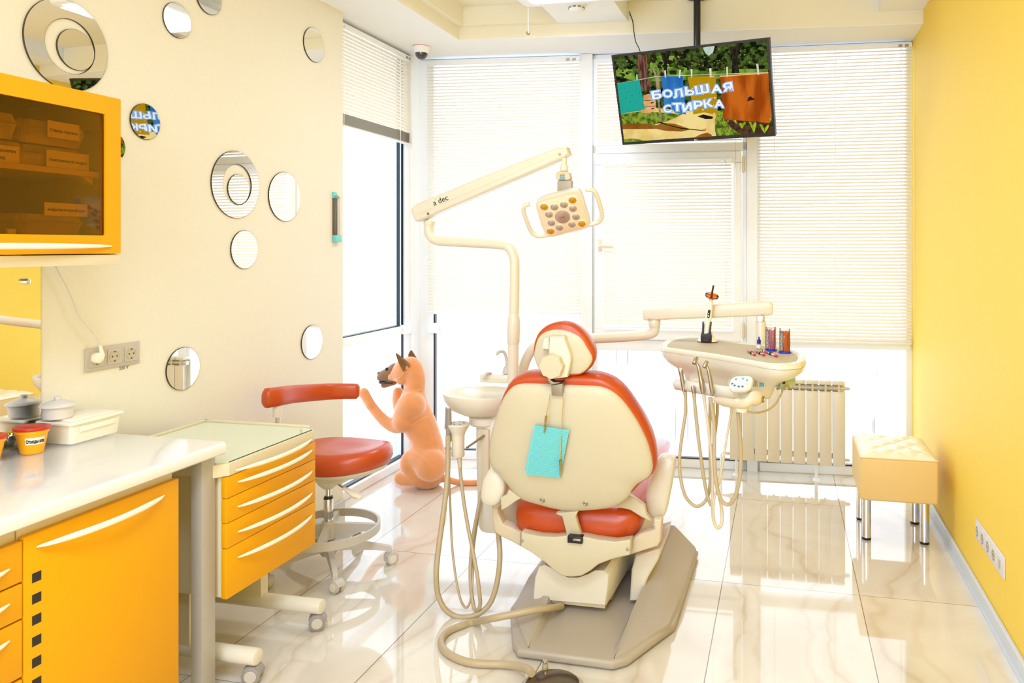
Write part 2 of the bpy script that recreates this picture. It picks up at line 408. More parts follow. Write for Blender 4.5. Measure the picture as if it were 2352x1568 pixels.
mb = MB(); mb.prism([(-1.34, -2.3), (-.92, -2.3), (-.92, fl_y(-.92)), (-1.34, fl_y(-1.34))], Matrix.Identity(4), 2.815, 2.93); struct('ceiling_beam', mb, 'ceil_white')
mb = MB(); mb.prism([(.54, -2.3), (.8, -2.3), (.8, fl_y(.8)), (.54, fl_y(.54))], Matrix.Identity(4), 2.815, 2.93); struct('ceiling_strip', mb, 'ceil_white')
# skirting
mb = MB(); mb.box((.774, -2.2, 0), (.79, 4.93, .068), .004, seg=1); mb.box((.766, -2.2, 0), (.776, 4.93, .012)); struct('baseboard_right', mb, 'skirt')
mb = MB(); mb.box((-2.36, -2.2, 0), (-2.345, 3.70, .068), .004, seg=1); struct('baseboard_left', mb, 'skirt')
mb = MB(); mb.box((-2.66, 4.63, 0), (-2.435, 4.84, 2.735)); struct('trim_1', mb, 'frame_white')

def window(name, fr, s0, s1, bars, panes, posts=(), gasket=None, extra=None):
    """bars, posts: (s0,s1,z0,z1,d0,d1) frame members; panes: (s0,s1,z0,z1)"""
    o0 = fmat(fr) @ V(((s0 + s1) / 2, 0, 0)); r = structroot(name, o0)
    mb = MB()
    for b_ in bars: fbox(mb, fr, *b_, bevel=.004)
    mb.build('window_frame', 'frame_white', r, 30)
    for p in panes:
        mb = MB(); fbox(mb, fr, *p, -.03, -.024); mb.build('pane', 'pane', r)
    if gasket:
        mb = MB()
        for g in gasket: fbox(mb, fr, *g)
        mb.build('gasket', 'black', r)
    return r
# window 1: the side light at the end of the mirror wall
Z2 = 2.733
r = window('window_1', 'fl', 3.70, 4.63,
    [(3.70, 4.63, 0, .055, -.08, .03), (4.575, 4.635, 0, Z2, -.08, .02), (3.70, 3.75, 0, Z2, -.08, .0), (3.70, 4.58, .875, .925, -.06, .02), (4.53, 4.60, .872, .93, -.02, .05), (3.70, 4.63, 2.69, Z2, -.08, .02)],
    [(3.72, 4.58, .05, .88), (3.72, 4.58, .92, 2.70)],
    gasket=[(4.568, 4.576, .055, Z2, -.012, .0), (3.75, 4.57, .055, .064, -.03, .004), (3.75, 4.53, .925, .931, -.03, .004), (4.541, 4.547, .93, 2.69, -.03, -.01)])
# window 2: the tall fixed light behind the lamp arm
a0 = (-1.0798, 1.6475)[0]; a1 = (-0.0278, 1.6427)[0]
r = window('window_2', 'fa', a0, a1,
    [(a0 - .12, a0 + .02, 0, Z2, -.08, .0), (a0 - .12, a1, 0, .06, -.08, .02), (a0, a1, .862, .922, -.06, .02), (a0 - .01, a0 + .07, .858, .926, -.02, .04), (a0, a1, 2.70, Z2, -.08, .0)],
    [(a0, a1, .05, .87), (a0, a1, .92, 2.71)],
    gasket=[(a0 + .02, a0 + .03, .06, .985, -.03, .0), (a0, a1, .06, .067, -.03, .004)])
b0 = (0.0464, 1.6423)[0]; b1 = (1.0631, 1.6359)[0]; b2 = (1.1295, 1.6355)[0]; b3 = (2.0762, 1.6295)[0]
# window 3: small top light over an opening sash over a low fixed pane
r = window('window_3', 'fb', b0, b1,
    [(b0, b1, 0, .062, -.08, .0), (b0, b0 + .03, 0, Z2, -.08, .0), (b1 - .03, b1, 0, Z2, -.08, .0), (b0, b1, .76, .83, -.08, .0), (b0, b1, 2.07, 2.13, -.08, .0), (b0, b1, 2.70, Z2, -.08, .0)],
    [(b0 + .02, b1 - .02, .06, .77), (b0 + .02, b1 - .02, 2.12, 2.71)], gasket=[(b0, b1, .062, .069, -.03, .004)])
mb = MB()
for q in ((b0 + .012, b1 - .035, .835, .905), (b0 + .012, b1 - .035, 1.985, 2.065), (b0 + .012, b0 + .07, .9, 2.0), (b1 - .09, b1 - .035, .9, 2.0)): fbox(mb, 'fb', *q, -.05, .022, bevel=.005)
sash = mb.build('sash', 'frame_white', r, 30)
mb = MB(); fbox(mb, 'fb', b0 + .06, b1 - .085, .9, 1.99, -.03, -.024); mb.build('pane', 'pane', r)
for z in (1.93, .86):
    mb = MB(); fbox(mb, 'fb', b1 - .034, b1 - .018, z, z + .10, 0, .03, bevel=.003); mb.build('hinge', 'body', r)
mb = MB(); fbox(mb, 'fb', b0 + .04, b0 + .07, 1.42, 1.50, .022, .032, bevel=.004); mb.tube([fmat('fb') @ V(p) for p in ((b0 + .055, 1.455, .03), (b0 + .055, 1.455, .06), (b0 + .06, 1.452, .066), (b0 + .15, 1.45, .066))], [.009, .009, .009, .008], 10)
mb.build('handle', 'plastic', r)
# window 4: wide fixed light beside the yellow wall
r = window('window_4', 'fb', b2, b3,
    [(b2, b3, 0, .062, -.08, .0), (b2, b2 + .02, 0, Z2, -.08, .0), (b3 - .03, b3 + .03, 0, Z2, -.08, -.02), (b2, b3, .80, .86, -.08, -.01), (b2, b3, 2.70, Z2, -.08, .0)],
    [(b2, b3, .06, .81), (b2, b3, .85, 2.71)], gasket=[(b2, b3, .062, .069, -.03, .004)])
mb = MB(); fbox(mb, 'fa', a1 - .002, a1 + .04, 0, Z2, -.08, .03); fbox(mb, 'fb', -.04, b0, 0, Z2, -.08, .03); struct('trim_2', mb, 'frame_white')
mb = MB(); fbox(mb, 'fb', b1, b2, 0, Z2, -.08, .015); struct('trim_3', mb, 'frame_white')

# ------------------------------------------------------------------ venetian blinds
def blind(fr, s0, s1, zt, zb, label, d=.05, tilt=35, pitch=.0215, cords=(.12, .5, .86), stack=0, clips=True):
    W = .025; m = fmat(fr); o0 = m @ V(((s0 + s1) / 2, zb, d))
    r = thing('window_blind', label, 'blind', o0, 'white slatted window blinds')
    mb = MB(); fbox(mb, fr, s0, s1, zt - .03, zt, d - .014, d + .014, .003); mb.build('headrail', 'frame_white', r)
    b = bmesh.new(); z = zt - .045; t = rad(tilt)
    zlow = zb + .012 + stack * .003
    def slat(z, t):
        prof = []
        for k in range(4):
            x = (k / 3 - .5) * W; c = .0022 * (1 - (2 * k / 3 - 1) ** 2)
            prof.append((x * cos(t) + c * sin(t), -x * sin(t) + c * cos(t)))
        A = [b.verts.new(m @ V((s0 + .004, z + q[1], d + q[0]))) for q in prof]; B = [b.verts.new(m @ V((s1 - .004, z + q[1], d + q[0]))) for q in prof]
        for k in range(3): b.faces.new((A[k], B[k], B[k + 1], A[k + 1]))
    while z > zlow: slat(z, t); z -= pitch
    for k in range(stack): slat(zb + .014 + k * .003, .02)
    mb = MB(); mb._add(b); mb.build('slats', 'slat' if not stack else 'slat', r, 180)
    mb = MB(); fbox(mb, fr, s0, s1, zb, zb + .01, d - .012, d + .012, .003); mb.build('bottom_rail', 'frame_white', r)
    for c in cords:
        x = s0 + (s1 - s0) * c; mb = MB()
        mb.box((x - .0022, zb, d + .013), (x + .0022, zt - .02, d + .014), 0, m); mb.build('ladder_cord', 'frame_white', r)
    for c in (.925, .965):
        x = s0 + (s1 - s0) * c; mb = MB(); fbox(mb, fr, x - .011, x + .011, zt - .026, zt - .012, d + .013, d + .017); mb.build('cord_guide', 'steel', r)
    mb = MB(); x = s0 + (s1 - s0) * .955; mb.tube([m @ V((x, zt - .02, d + .018)), m @ V((x, zt - .55, d + .02)), m @ V((x, zt - .9, d + .018))], .0012, 6); mb.build('pull_cord', 'clear', r)
    return r
blind('fl', 3.72, 4.60, 2.715, 2.125, 'half raised white blind on the side window, slats stacked at its foot', d=.035, stack=22, tilt=68, cords=(.1, .83))
blind('fa', a0 - .012, a1 - .005, 2.71, (-0.7407, 1.0046)[1], 'white slatted blind behind the lamp arm, ending just above the window crossbar', cords=(.13, .51, .9))
blind('fb', b0 + .03, b1 - .03, 2.70, 2.135, 'short white blind mostly hidden behind the television', tilt=48, d=.02)
blind('fb', b0 + .075, b1 - .095, 2.02, .915, 'white blind fitted on the opening sash with a handle', d=.036, cords=(.13, .5, .86))
blind('fb', b2 - .002, b3 - .005, 2.715, (1.5651, 0.8409)[1], 'wide white blind touching the yellow wall', cords=(.115, .51, .93), d=.03)

# ------------------------------------------------------------------ the house across the street
bl = thing('building', 'pale sunlit apartment house seen through the glass', 'building', (0, 12, -2.2))
mb = MB(); mb.box((-9, 12, -2.2), (6, 12.3, 9)); mb.build('facade', 'building', bl)
for lo, hi in (((-2.8364, 11.98, -0.5766), (-2.6609, 11.98, -0.108)), ((-2.5736, 11.98, -0.4608), (-2.4721, 11.98, -0.1028)), ((-2.4142, 11.98, -0.4909), (-2.2701, 11.98, -0.0973)),
               ((-1.8421, 11.98, -1.7335), (-1.6867, 11.98, -1.1303)), ((-1.6164, 11.98, -1.6509), (-1.4903, 11.98, -1.1561)), ((-1.4344, 11.98, -1.6686), (-1.3091, 11.98, -1.1476)),
               ((-4.9028, 11.98, -0.502), (-4.7301, 11.98, -0.1424)), ((1.1983, 11.98, -0.5332), (1.3247, 11.98, -0.4425)), ((1.3877, 11.98, -0.5262), (1.4882, 11.98, -0.4235)), ((1.5632, 11.98, -0.5262), (1.7003, 11.98, -0.0874)),
               ((1.173, 11.98, -1.43), (1.3121, 11.98, -1.1445)), ((1.3499, 11.98, -1.4205), (1.6879, 11.98, -1.1261))):
    mb = MB(); mb.box((lo[0], 11.93, lo[2]), (hi[0], 12.0, hi[2])); w = mb.build('window', 'bwin', bl)
lo, hi = (-5.8221, 11.98, -1.1704), (-5.3629, 11.98, -0.1445)
mb = MB(); mb.box((lo[0], 11.9, lo[2]), (hi[0], 12, hi[2])); mb.build('bay', 'building_pink', bl)

# ------------------------------------------------------------------ ceiling fittings
p0 = (-1.3941, 3.9813, 2.795)
cl = thing('ceiling_light', 'square ceiling lamp with rounded frame, glowing panel and pull cord', 'lamp', (p0[0] + .3, p0[1] - .3, 2.935))
mb = MB(); mb.prism(rrect(.66, .66, .06, cx=p0[0] + .31, cy=p0[1] - .31), Matrix.Identity(4), 2.785, 2.86, .012); mb.box((p0[0] + .1, p0[1] - .5, 2.85), (p0[0] + .5, p0[1] - .1, 2.935)); mb.build('frame', 'ceil_white', cl)
mb = MB(); mb.prism(rrect(.54, .54, .03, cx=p0[0] + .32, cy=p0[1] - .32), Matrix.Identity(4), 2.779, 2.784); mb.build('diffuser', 'lightpanel', cl)
cy_ = p0[1] + .0; cz = (-1.4103, 4.02, 2.6317)[2]
mb = MB(); mb.cyl((p0[0] + .012, cy_ - .02, 2.79), (p0[0] + .012, cy_ - .02, cz), .0016, seg=6); mb.build('pull_cord', 'frame_white', cl)
mb = MB(); mb.lathe([(0, -.011), (.006, -.009), (.010, -.003), (.0105, .002), (.008, .008), (.003, .0105), (0, .012)], (p0[0] + .012, cy_ - .02, cz), seg=16); mb.build('pull_knob', 'gold', cl)
for i, (x, y) in enumerate(((-.6, .6), (-.6, -1.2))):  # two unseen panels added to light the room
    c2 = thing('ceiling_light', 'added square glowing panel behind the viewer, unseen, to light the room', 'lamp', (x, y, 2.93), 'added unseen light panels behind the viewer')
    mb = MB(); mb.box((x - .55, y - .4, 2.86), (x + .55, y + .4, 2.93), .01); mb.build('frame', 'ceil_white', c2)
    mb = MB(); mb.box((x - .5, y - .35, 2.852), (x + .5, y + .35, 2.8595)); mb.build('diffuser', 'lightpanel', c2)
sd = (-1.1388, 4.0856, 2.815)
t = thing('smoke_detector', 'round white smoke detector on the ceiling beam', 'smoke detector', (sd[0], sd[1], 2.815))
mb = MB(); mb.lathe([(.055, 0), (.055, -.012), (.05, -.016)], (sd[0], sd[1], 2.815)); mb.build('base', 'ceil_white', t)
mb = MB(); mb.lathe([(.046, -.016), (.046, -.022), (.04, -.034), (.03, -.04), (0, -.042)], (sd[0], sd[1], 2.815)); mb.build('cover', 'frame_white', t)
mb = MB()
for k in range(10):
    a = 2 * pi * k / 10; mb.box((-.009, .0405, -.027), (.009, .0475, -.020), 0, Matrix.Translation((sd[0], sd[1], 2.815)) @ Matrix.Rotation(a, 4, 'Z'))
mb.build('vent_slot', 'grey_plastic', t)
cd = (-2.2572, 4.4157, 2.735)
t = thing('security_camera', 'white dome security camera with smoked bubble and red ring under the ceiling', 'camera', (cd[0], cd[1], 2.735))
mb = MB(); mb.lathe([(.054, 0), (.054, -.014), (.05, -.018), (.042, -.052)], (cd[0], cd[1], 2.735)); mb.build('housing', 'frame_white', t)
mb = MB(); mb.lathe([(.0545, -.008), (.0552, -.0095), (.0545, -.011)], (cd[0], cd[1], 2.735)); mb.build('ring', 'red_lid', t)
mb = MB(); mb.lathe([(.0405, -.050)] + [(.04 * cos(a * pi / 16), -.052 - .040 * sin(a * pi / 16)) for a in range(0, 8)] + [(0, -.092)], (cd[0], cd[1], 2.735)); mb.build('dome', 'dome', t)

# ------------------------------------------------------------------ wall mirrors
def disc_mirror(px, label, hole=None, name='round_mirror'):
    y, z, rr = px; o = thing(name, label, 'mirror', (-2.36, y, z), 'round mirrors on the cream wall')
    m = fmat('lw')
    circ = lambda cy, cz, R: [(cy + R * cos(2 * pi * k / 72), cz + R * sin(2 * pi * k / 72)) for k in range(72)]
    if not hole:
        mb = MB(); mb.pad(circ(y, z, rr), m, [(1, .0), (1, .0055)], mi=0); mb.build('backing', 'mirror_edge', o)
        mb = MB(); mb.poly([m @ V((a, b_, .0062)) for a, b_ in circ(y, z, rr - .0012)]); mb.build('mirror_face', 'mirror', o)
    else:
        hy, hz, hr = hole; A, B_ = circ(y, z, rr), circ(hy, hz, hr)
        mb = MB(); mb.loft([[m @ V((*p, w)) for p in q] for q, w in ((A, 0), (A, .0055), (B_, .0055), (B_, 0), (A, 0))], False); mb.build('backing', 'mirror_edge', o)
        mb = MB(); mb.loft([[m @ V((*p, .0062)) for p in q] for q in (circ(y, z, rr - .0012), circ(hy, hz, hr + .0012))], False); mb.build('mirror_face', 'mirror', o)
    return o
disc_mirror((2.0734, 2.1283, 0.1520), 'largest ring shaped mirror above the yellow wall cabinet', (2.0829, 2.1263, 0.0914))
disc_mirror((2.1037, 2.1206, 0.0691), 'round mirror inside the largest mirror ring')
disc_mirror((2.5422, 2.3497, 0.0693), 'small round mirror second from the top, between the big ring and the highest disc')
disc_mirror((2.7114, 2.4964, 0.0713), 'highest small round mirror, cut by the top of the picture')
disc_mirror((3.4361, 2.4858, 0.0873), 'small round mirror high up nearest the side window')
disc_mirror((2.3898, 1.9220, 0.0675), 'small round mirror reflecting the television, beside the yellow wall cabinet')
disc_mirror((2.2465, 1.8102, 0.0532), 'small round mirror almost hidden behind the yellow wall cabinet')
disc_mirror((2.8719, 1.7227, 0.1479), 'medium ring shaped mirror in the middle of the cream wall', (2.8786, 1.7232, 0.0895))
disc_mirror((2.8868, 1.7036, 0.0665), 'small round mirror inside the medium mirror ring')
disc_mirror((3.2049, 1.6914, 0.1191), 'medium round mirror beside the medium mirror ring')
disc_mirror((2.9253, 1.4363, 0.0858), 'small round mirror under the medium mirror ring')
disc_mirror((2.5733, 0.9597, 0.0858), 'low round mirror beside the triple socket')
disc_mirror((3.4179, 0.9618, 0.0869), 'low round mirror above the red stool backrest')
# tall mirror panel over the worktop
t = thing('mirror_panel', 'rectangular wall mirror between worktop and yellow wall cabinet', 'mirror', (-2.36, 1.6, .822))
mb = MB(); mb.box((-2.36, .9, .822), (-2.3555, 1.98, 1.392)); mb.build('backing', 'mirror_edge', t)
mb = MB(); mb.poly([(-2.3548, .9, .823), (-2.3548, 1.979, .823), (-2.3548, 1.979, 1.391), (-2.3548, .9, 1.391)]); mb.build('mirror_face', 'mirror', t)
kn = (-2.354, 1.9256, 1.3393)
mb = MB(); mb.lathe([(.0095, 0), (.0095, .012), (.007, .018), (0, .019)], (-2.3547, kn[1], kn[2]), (1, 0, 0), 16); mb.build('fixing_stud', 'chrome', t)
# teal sanitiser holder at the far end of that wall
q0, q1 = (-2.36, 3.6203, 1.7219), (-2.36, 3.6203, 1.4758)
t = thing('glove_holder', 'clear acrylic wall holder with teal ends beside the side window', 'holder', (-2.36, q0[1], q1[2]))
mb = MB(); mb.box((-2.36, q0[1] - .02, q1[2] + .01), (-2.345, q0[1] + .03, q0[2]), .002); mb.build('casing', 'clear', t)
mb = MB(); mb.box((-2.36, q0[1] - .022, q1[2] - .002), (-2.335, q0[1] + .034, q1[2] + .035), .003); mb.build('foot', 'teal_plastic', t)
mb = MB(); mb.prism([(q0[1] - .022, q0[2] - .012), (q0[1] + .034, q0[2] - .012), (q0[1] + .0, q0[2] + .02), (q0[1] - .022, q0[2] + .02)], fmat('lw'), 0, .012); mb.build('top_clip', 'teal_plastic', t)

# ------------------------------------------------------------------ sockets
def sockets(fr, u0, v0, n, label, mat_, gap=.071, last_blank=False, kinds=None):
    m = fmat(fr); W = gap * (n - 1) + .081; t = thing('socket_panel', label, 'socket', m @ V((u0 + W / 2, v0, 0)))
    mb = MB(); mb.box((u0, v0, 0), (u0 + W, v0 + .081, .008), .0025, m); mb.build('frame_plate', mat_, t)
    for k in range(n):
        cx, cy = u0 + .0405 + k * gap, v0 + .0405
        mb = MB(); mb.prism(rrect(.056, .056, .003, 2, cx, cy), m, .0078, .0105, .0008); 
        if k == n - 1 and last_blank:
            s_ = mb.build('data_insert', mat_, t)
            mb = MB(); mb.prism(rrect(.026, .034, .002, 2, cx, cy), m, .0106, .0112); mb.build('port', 'socket_in', s_); continue
        s_ = mb.build('socket_insert', mat_, t)
        mb = MB(); mb.lathe([(.0215, .0), (.0215, .0016), (.019, .0016), (.0185, .0006), (0, .0005)], m @ V((cx, cy, .0103)), frame(fr)[3], 28); mb.build('socket_well', 'socket_in', s_)
        mb = MB(); m2 = m @ Matrix.Translation((cx, cy, .0112))
        for q in ((-.0095, 0), (.0095, 0)): mb.cyl(m2 @ V((q[0], q[1], 0)), m2 @ V((q[0], q[1], .0006)), .0026, seg=10)
        for q in (-.0165, .0165): mb.box((-.003, q - .002, 0), (.003, q + .002, .0006), 0, m2)
        mb.build('contact_hole', 'dark', s_)
    return t
z_ = (-2.36, 2.138, 1.0181)
t = sockets('lw', (-2.36, 2.138, 1.0573)[1], (-2.36, 2.2447, 1.0149)[2], 3, 'silver triple socket panel on the cream wall, one plug in it', 'socket')
tx_ = (-2.36, 2.2773, 1.0003)
mb = MB(); mb.text('220 V', .017, fmat('lw', tx_[1], tx_[2], .0008)); mb.build('lettering', 'grey_ink', t)
sockets('rw', -(0.79, 3.3778, 0.2765)[1], (0.79, 3.385, 0.2375)[2], 5, 'silver five gang socket panel low on the yellow wall', 'socket_white', gap=.0815, last_blank=True)
# plug and its cord up to the cabinet
pc = (-2.345, 2.173, 1.0602)
t = thing('power_plug', 'white plug and cord running from the triple socket up behind the wall cabinet', 'plug', (-2.35, pc[1], pc[2]))
mb = MB(); mb.lathe([(.019, 0), (.0195, .006), (.0185, .016), (.014, .02), (0, .021)], (-2.349, pc[1], pc[2]), (1, 0, 0), 24); mb.tube([(-2.338, pc[1] + .006, pc[2] - .01), (-2.334, pc[1] + .012, pc[2] + .008), (-2.340, pc[1] + .012, pc[2] + .03), (-2.343, pc[1] + .012, pc[2] + .045)], [.008, .0085, .006, .004], 10); mb.build('plug_body', 'handle', t)
cp = [(-2.345, 2.1832, 1.0923), (-2.345, 2.1832, 1.1076), (-2.345, 2.173, 1.1302), (-2.345, 2.141, 1.1702), (-2.345, 2.1064, 1.2094), (-2.345, 2.0903, 1.2434), (-2.345, 2.0712, 1.2888), (-2.345, 2.0493, 1.3309), (-2.345, 2.0308, 1.3635), (-2.345, 2.0156, 1.3927), (-2.345, 2.0096, 1.4071)]
mb = MB(); mb.tube(spline([(x + .004, y, z) for x, y, z in cp], 6), .0028, 8); mb.build('cord', 'plastic', t)

# ================================================================== CABINETS
def bow_handle(mb, y0, y1, x, z, bow=.035, r=.008, drop=0):
    """ivory bow handle along y on a front at x facing +x"""
    n = 20; pts = []; rs = []
    for k in range(n + 1):
        s = k / n; q = sin(pi * s)
        pts.append((x + .004 + bow * q ** .8, y0 + (y1 - y0) * s, z - drop * q)); rs.append(max(.0022, r * min(1, (4 * s * (1 - s)) ** .5 + .15)))
    return mb.tube(pts, rs, 12, flat=.75, up=(0, 0, 1))
# worktop with its metal leg
ctr = (-1.763, 2.1067, 0.82)
t = thing('worktop', 'glossy white worktop on a square metal leg', 'worktop', (-2.0, 1.4, .78))
mb = MB()
prof = []
mb.prism([(-2.358, -.6), (-1.755, -.6), (-1.755, 2.095), (-1.765, 2.108), (-1.78, 2.112), (-2.358, 2.122)], Matrix.Identity(4), .78, .82, .012); mb.build('slab', 'counter', t, 30)
mb = MB(); mb.box((-1.842, 2.042, 0), (-1.80, 2.10, .78), .002); mb.build('leg', 'alu', t)
# cabinet with slotted door
t = thing('base_cabinet', 'yellow base cabinet with ventilation slots under the worktop', 'cabinet', (-2.05, 1.7, 0))
mb = MB(); mb.box((-2.35, 1.462, .12), (-1.812, 1.935, .779), .001); mb.box((-2.3, 1.48, 0), (-1.87, 1.92, .12)); mb.build('carcass', 'body', t)
DX = -1.79
mb = MB(); d0 = (-1.79, 1.461, 0.742); d1 = (-1.79, 1.9382, 0.7475); d2 = (-1.79, 1.9518, 0.1563)
mb.box((DX - .02, 1.462, .105), (DX, d1[1], d1[2]), .0025); dr = mb.build('door', ['yellow'], t)
h0, h1 = (-1.77, 1.4856, 0.7174), (-1.77, 1.879, 0.7114)
mb = MB(); bow_handle(mb, h0[1] + .005, h1[1], DX, (h0[2] + h1[2]) / 2, .034, .0085); mb.build('handle', 'handle', dr)
for k in range(11):
    c = (-1.79, 1.4935, 0.6399); zz = c[2] - .052 * k
    if zz < .13: break
    mb = MB(); mb.box((DX - .004, c[1] - .0115, zz - .0115), (DX + .0007, c[1] + .0115, zz + .0115)); mb.build('ventilation_slot', 'dark', dr)
# drawer unit at the picture's edge
t = thing('drawer_cabinet', 'yellow drawer cabinet next to the slotted door, cut by the picture edge', 'cabinet', (-2.05, 1.2, 0))
mb = MB(); mb.box((-2.35, .95, .12), (-1.812, 1.458, .779), .001); mb.box((-2.3, .97, 0), (-1.87, 1.44, .12)); mb.build('carcass', 'body', t)
for (pa, pb, ph) in ((1242, 1336, 1305), (1340, 1420, 1384), (1424, 1554, 1467), (1560, 1700, 1640)):
    za, zb = (-1.79, 1.4568, 0.7416)[2], 0
    def zat(py): return 1.45 + ((-1.79, 1.4568, 0.7416)[2] - 1.45) * (py - 566) / (1242 - 566)
    mb = MB(); mb.box((DX - .02, .95, max(.11, zat(pb))), (DX, 1.4585, zat(pa)), .0025); d_ = mb.build('drawer', 'yellow', t)
    mb = MB(); bow_handle(mb, .99, 1.424, DX, zat(ph) + .012, .034, .0085); mb.build('handle', 'handle', d_)
# wall cabinet with amber glass
UX = -2.0; ur = (-2, 1.9377, 1.9051); ub = (-2, 1.9377, 1.4285)
zt, zb, y1 = ur[2], ub[2], ur[1]; y0 = .95
t = thing('wall_cabinet', 'yellow framed wall cabinet with brown glass door', 'cabinet', (-2.18, 1.5, 1.395))
mb = MB(); mb.box((-2.358, y0, zb - .0), (-2.345, y1, zt)); mb.box((-2.358, y1 - .016, zb - .034), (UX - .02, y1, zt)); mb.box((-2.358, y0, zb - .034), (UX - .02, y0 + .016, zt)); mb.box((-2.358, y0, zt - .016), (UX - .02, y1, zt)); mb.box((-2.358, y0, zb - .034), (UX - .006, y1, zb - .003), .001); mb.build('carcass', 'body', t)
mb = MB(); mb.box((-2.345, y0 + .017, zb - .002), (-2.341, y1 - .017, zt - .017)); mb.box((-2.34, y1 - .0185, zb), (-2.03, y1 - .0165, zt - .02)); mb.box((-2.34, y0 + .02, zt - .019), (-2.03, y1 - .02, zt - .0165)); mb.build('shade_lining', 'inside_shade', t)  # added dark sheets standing for the shade inside the cream carcass
g = (-2, 1.8842, 1.8501); gb = (-2, 1.8842, 1.4829)
mb = MB(); m = fmat('lw')
m = Matrix.Translation((.36, 0, 0)) @ m
outer = rrect(y1 - y0, zt - zb, .002, 5, (y0 + y1) / 2, (zt + zb) / 2); inner = rrect(g[1] - y0 - .05, g[2] - gb[2], .006, 5, (g[1] + y0 + .05) / 2, (g[2] + gb[2]) / 2)
mb.loft([[m @ V((*p, w)) for p in q] for q, w in ((outer, -.02), (outer, -.001), (inner, 0), (inner, -.02), (outer, -.02))], False)
d_ = mb.build('door', 'yellow', t, 20)
mb = MB(); mb.box((UX - .011, y0 + .05, gb[2] - .004), (UX - .007, g[1] + .004, g[2] + .004)); mb.build('pane', 'amber', d_)
h1 = (-2, 1.9008, 1.4513)
mb = MB(); bow_handle(mb, .99, h1[1], UX, h1[2], .03, .0085); mb.build('handle', 'handle', d_)
sh = (-2.03, 1.7396, 1.6679)
mb = MB(); mb.box((-2.345, y0 + .016, sh[2] - .008), (-2.035, y1 - .03, sh[2] + .008)); mb.build('shelf', 'body', t)
for yy in ((-2.05, 1.8745, 1.6686)[1],):
    mb = MB(); mb.prism([(yy - .03, sh[2] - .008), (yy + .01, sh[2] - .008), (yy + .01, sh[2] - .032)], Matrix.Translation((.30, 0, 0)) @ fmat('lw'), -.012, .012); mb.build('shelf_bracket', 'plastic', t)
for zz in ((-2.02, 1.8718, 1.7989)[2], (-2.02, 1.8718, 1.5274)[2]):
    mb = MB(); mb.box((-2.09, y1 - .045, zz - .008), (-2.03, y1 - .016, zz + .008), .002); mb.build('hinge', 'black', t)
# what stands inside: clear lidded containers with paper labels, a bottle
SHZ = sh[2] + .0085; BOT = zb - .0025
I4_ = Matrix.Identity(4)
def container(yc, z0, w, h, label, tag_, size, xf=-2.06, seed=0, lab=None, cards=3):
    dpt = .15
    t = thing('storage_box', label, 'box', (xf - dpt / 2, yc, z0), 'clear plastic medicine boxes')
    m = Matrix.Translation((xf - dpt / 2, yc, z0)); mb = MB(); n = 60
    def ring(k, zz, amp):
        base = rrect(dpt * k, w * k, .02, 14); out = []
        for i, (a, b_) in enumerate(base):
            s_ = 1 - (amp if i % 2 else 0); out.append(m @ V((a * s_, b_ * s_, zz)))
        return out
    mb.loft([ring(.86, .002, .0), ring(.9, h * .3, .03), ring(.96, h * .62, .03), ring(1, h * .65, 0), ring(1.0, h * .68, 0), ring(.95, h * .70, .03), ring(.88, h * .98, .03), ring(.8, h, 0)]); mb.build('shell', 'clear_tray', t, 20)
    rnd = random.Random(seed)
    mb = MB()
    for k in range(cards):
        yy = yc - w * .36 + w * .24 * k; hh = h * (.35 + .2 * rnd.random())
        mb.box((xf - dpt * .8, yy, z0 + .004), (xf - dpt * .15, yy + w * .2, z0 + hh), .001, mi=1 if k == cards - 1 and seed % 2 else 0)
    mb.build('card_packet', ['amberbox', 'cardpink'], t)
    lw_, lh_, ly, lz = lab
    mb = MB(); mm = Matrix.Translation((xf + .003, 0, 0)) @ Matrix(((0, 0, 1, 0), (1, 0, 0, 0), (0, 1, 0, 0), (0, 0, 0, 1)))
    mb.box((ly, lz, 0), (ly + lw_, lz + lh_, .0006), 0, mm, mi=0); mb.build('paper_label', 'white_paper', t)
    mb = MB()
    for i, line in enumerate(tag_):
        t2 = MB(); t2.text(line, size, I4_, weight=size * .043, stroke=True); wid = max(v.co.x for v in t2.bm.verts); k = min(1, lw_ * .88 / wid)
        t2.bm.transform(mm @ Matrix.Translation((ly + (lw_ - wid * k) / 2, lz + lh_ * (.36 if len(tag_) == 1 else (.62 - .42 * i)), .001)) @ Matrix.Diagonal((k, .94, 1, 1))); mb._add(t2.bm)
    mb.build('lettering', 'ink', t)
a, b = (-2.06, 1.7483, 1.7642), (-2.06, 1.8476, 1.8122)
container((-2.06, 1.7786, 1.7862)[1], SHZ + .064, .21, .07, 'clear box labelled for throat stenosis on top of another box in the wall cabinet', ['Стеноз гортани'], .0125, seed=1, lab=(b[1] - a[1], b[2] - a[2], a[1], a[2]))
a, b = (-2.06, 1.7444, 1.679), (-2.06, 1.8793, 1.7274)
container((-2.06, 1.768, 1.7091)[1], SHZ, .22, .062, 'clear box labelled for hyperthermic syndrome on the cabinet shelf', ['Гипертермический синдром'], .0118, seed=2, lab=(b[1] - a[1], b[2] - a[2], a[1], a[2]))
a, b = (-2.06, 1.7392, 1.5394), (-2.06, 1.8749, 1.5766)
container((-2.06, 1.772, 1.5584)[1], BOT + .052, .21, .066, 'clear box labelled for anaphylactic shock, upper of the cabinet floor stack', ['Анафилактический шок'], .0125, seed=4, lab=(b[1] - a[1], b[2] - a[2], a[1], a[2]))
a, b = (-2.06, 1.5723, 1.6771), (-2.06, 1.6668, 1.7237)
container((-2.06, 1.5968, 1.695)[1], SHZ, .20, .062, 'clear box with a two line label at the shelf edge cut by the picture', ['   недостаточ', 'пс)          '], .0115, seed=5, lab=(b[1] - a[1], b[2] - a[2], a[1], a[2]))
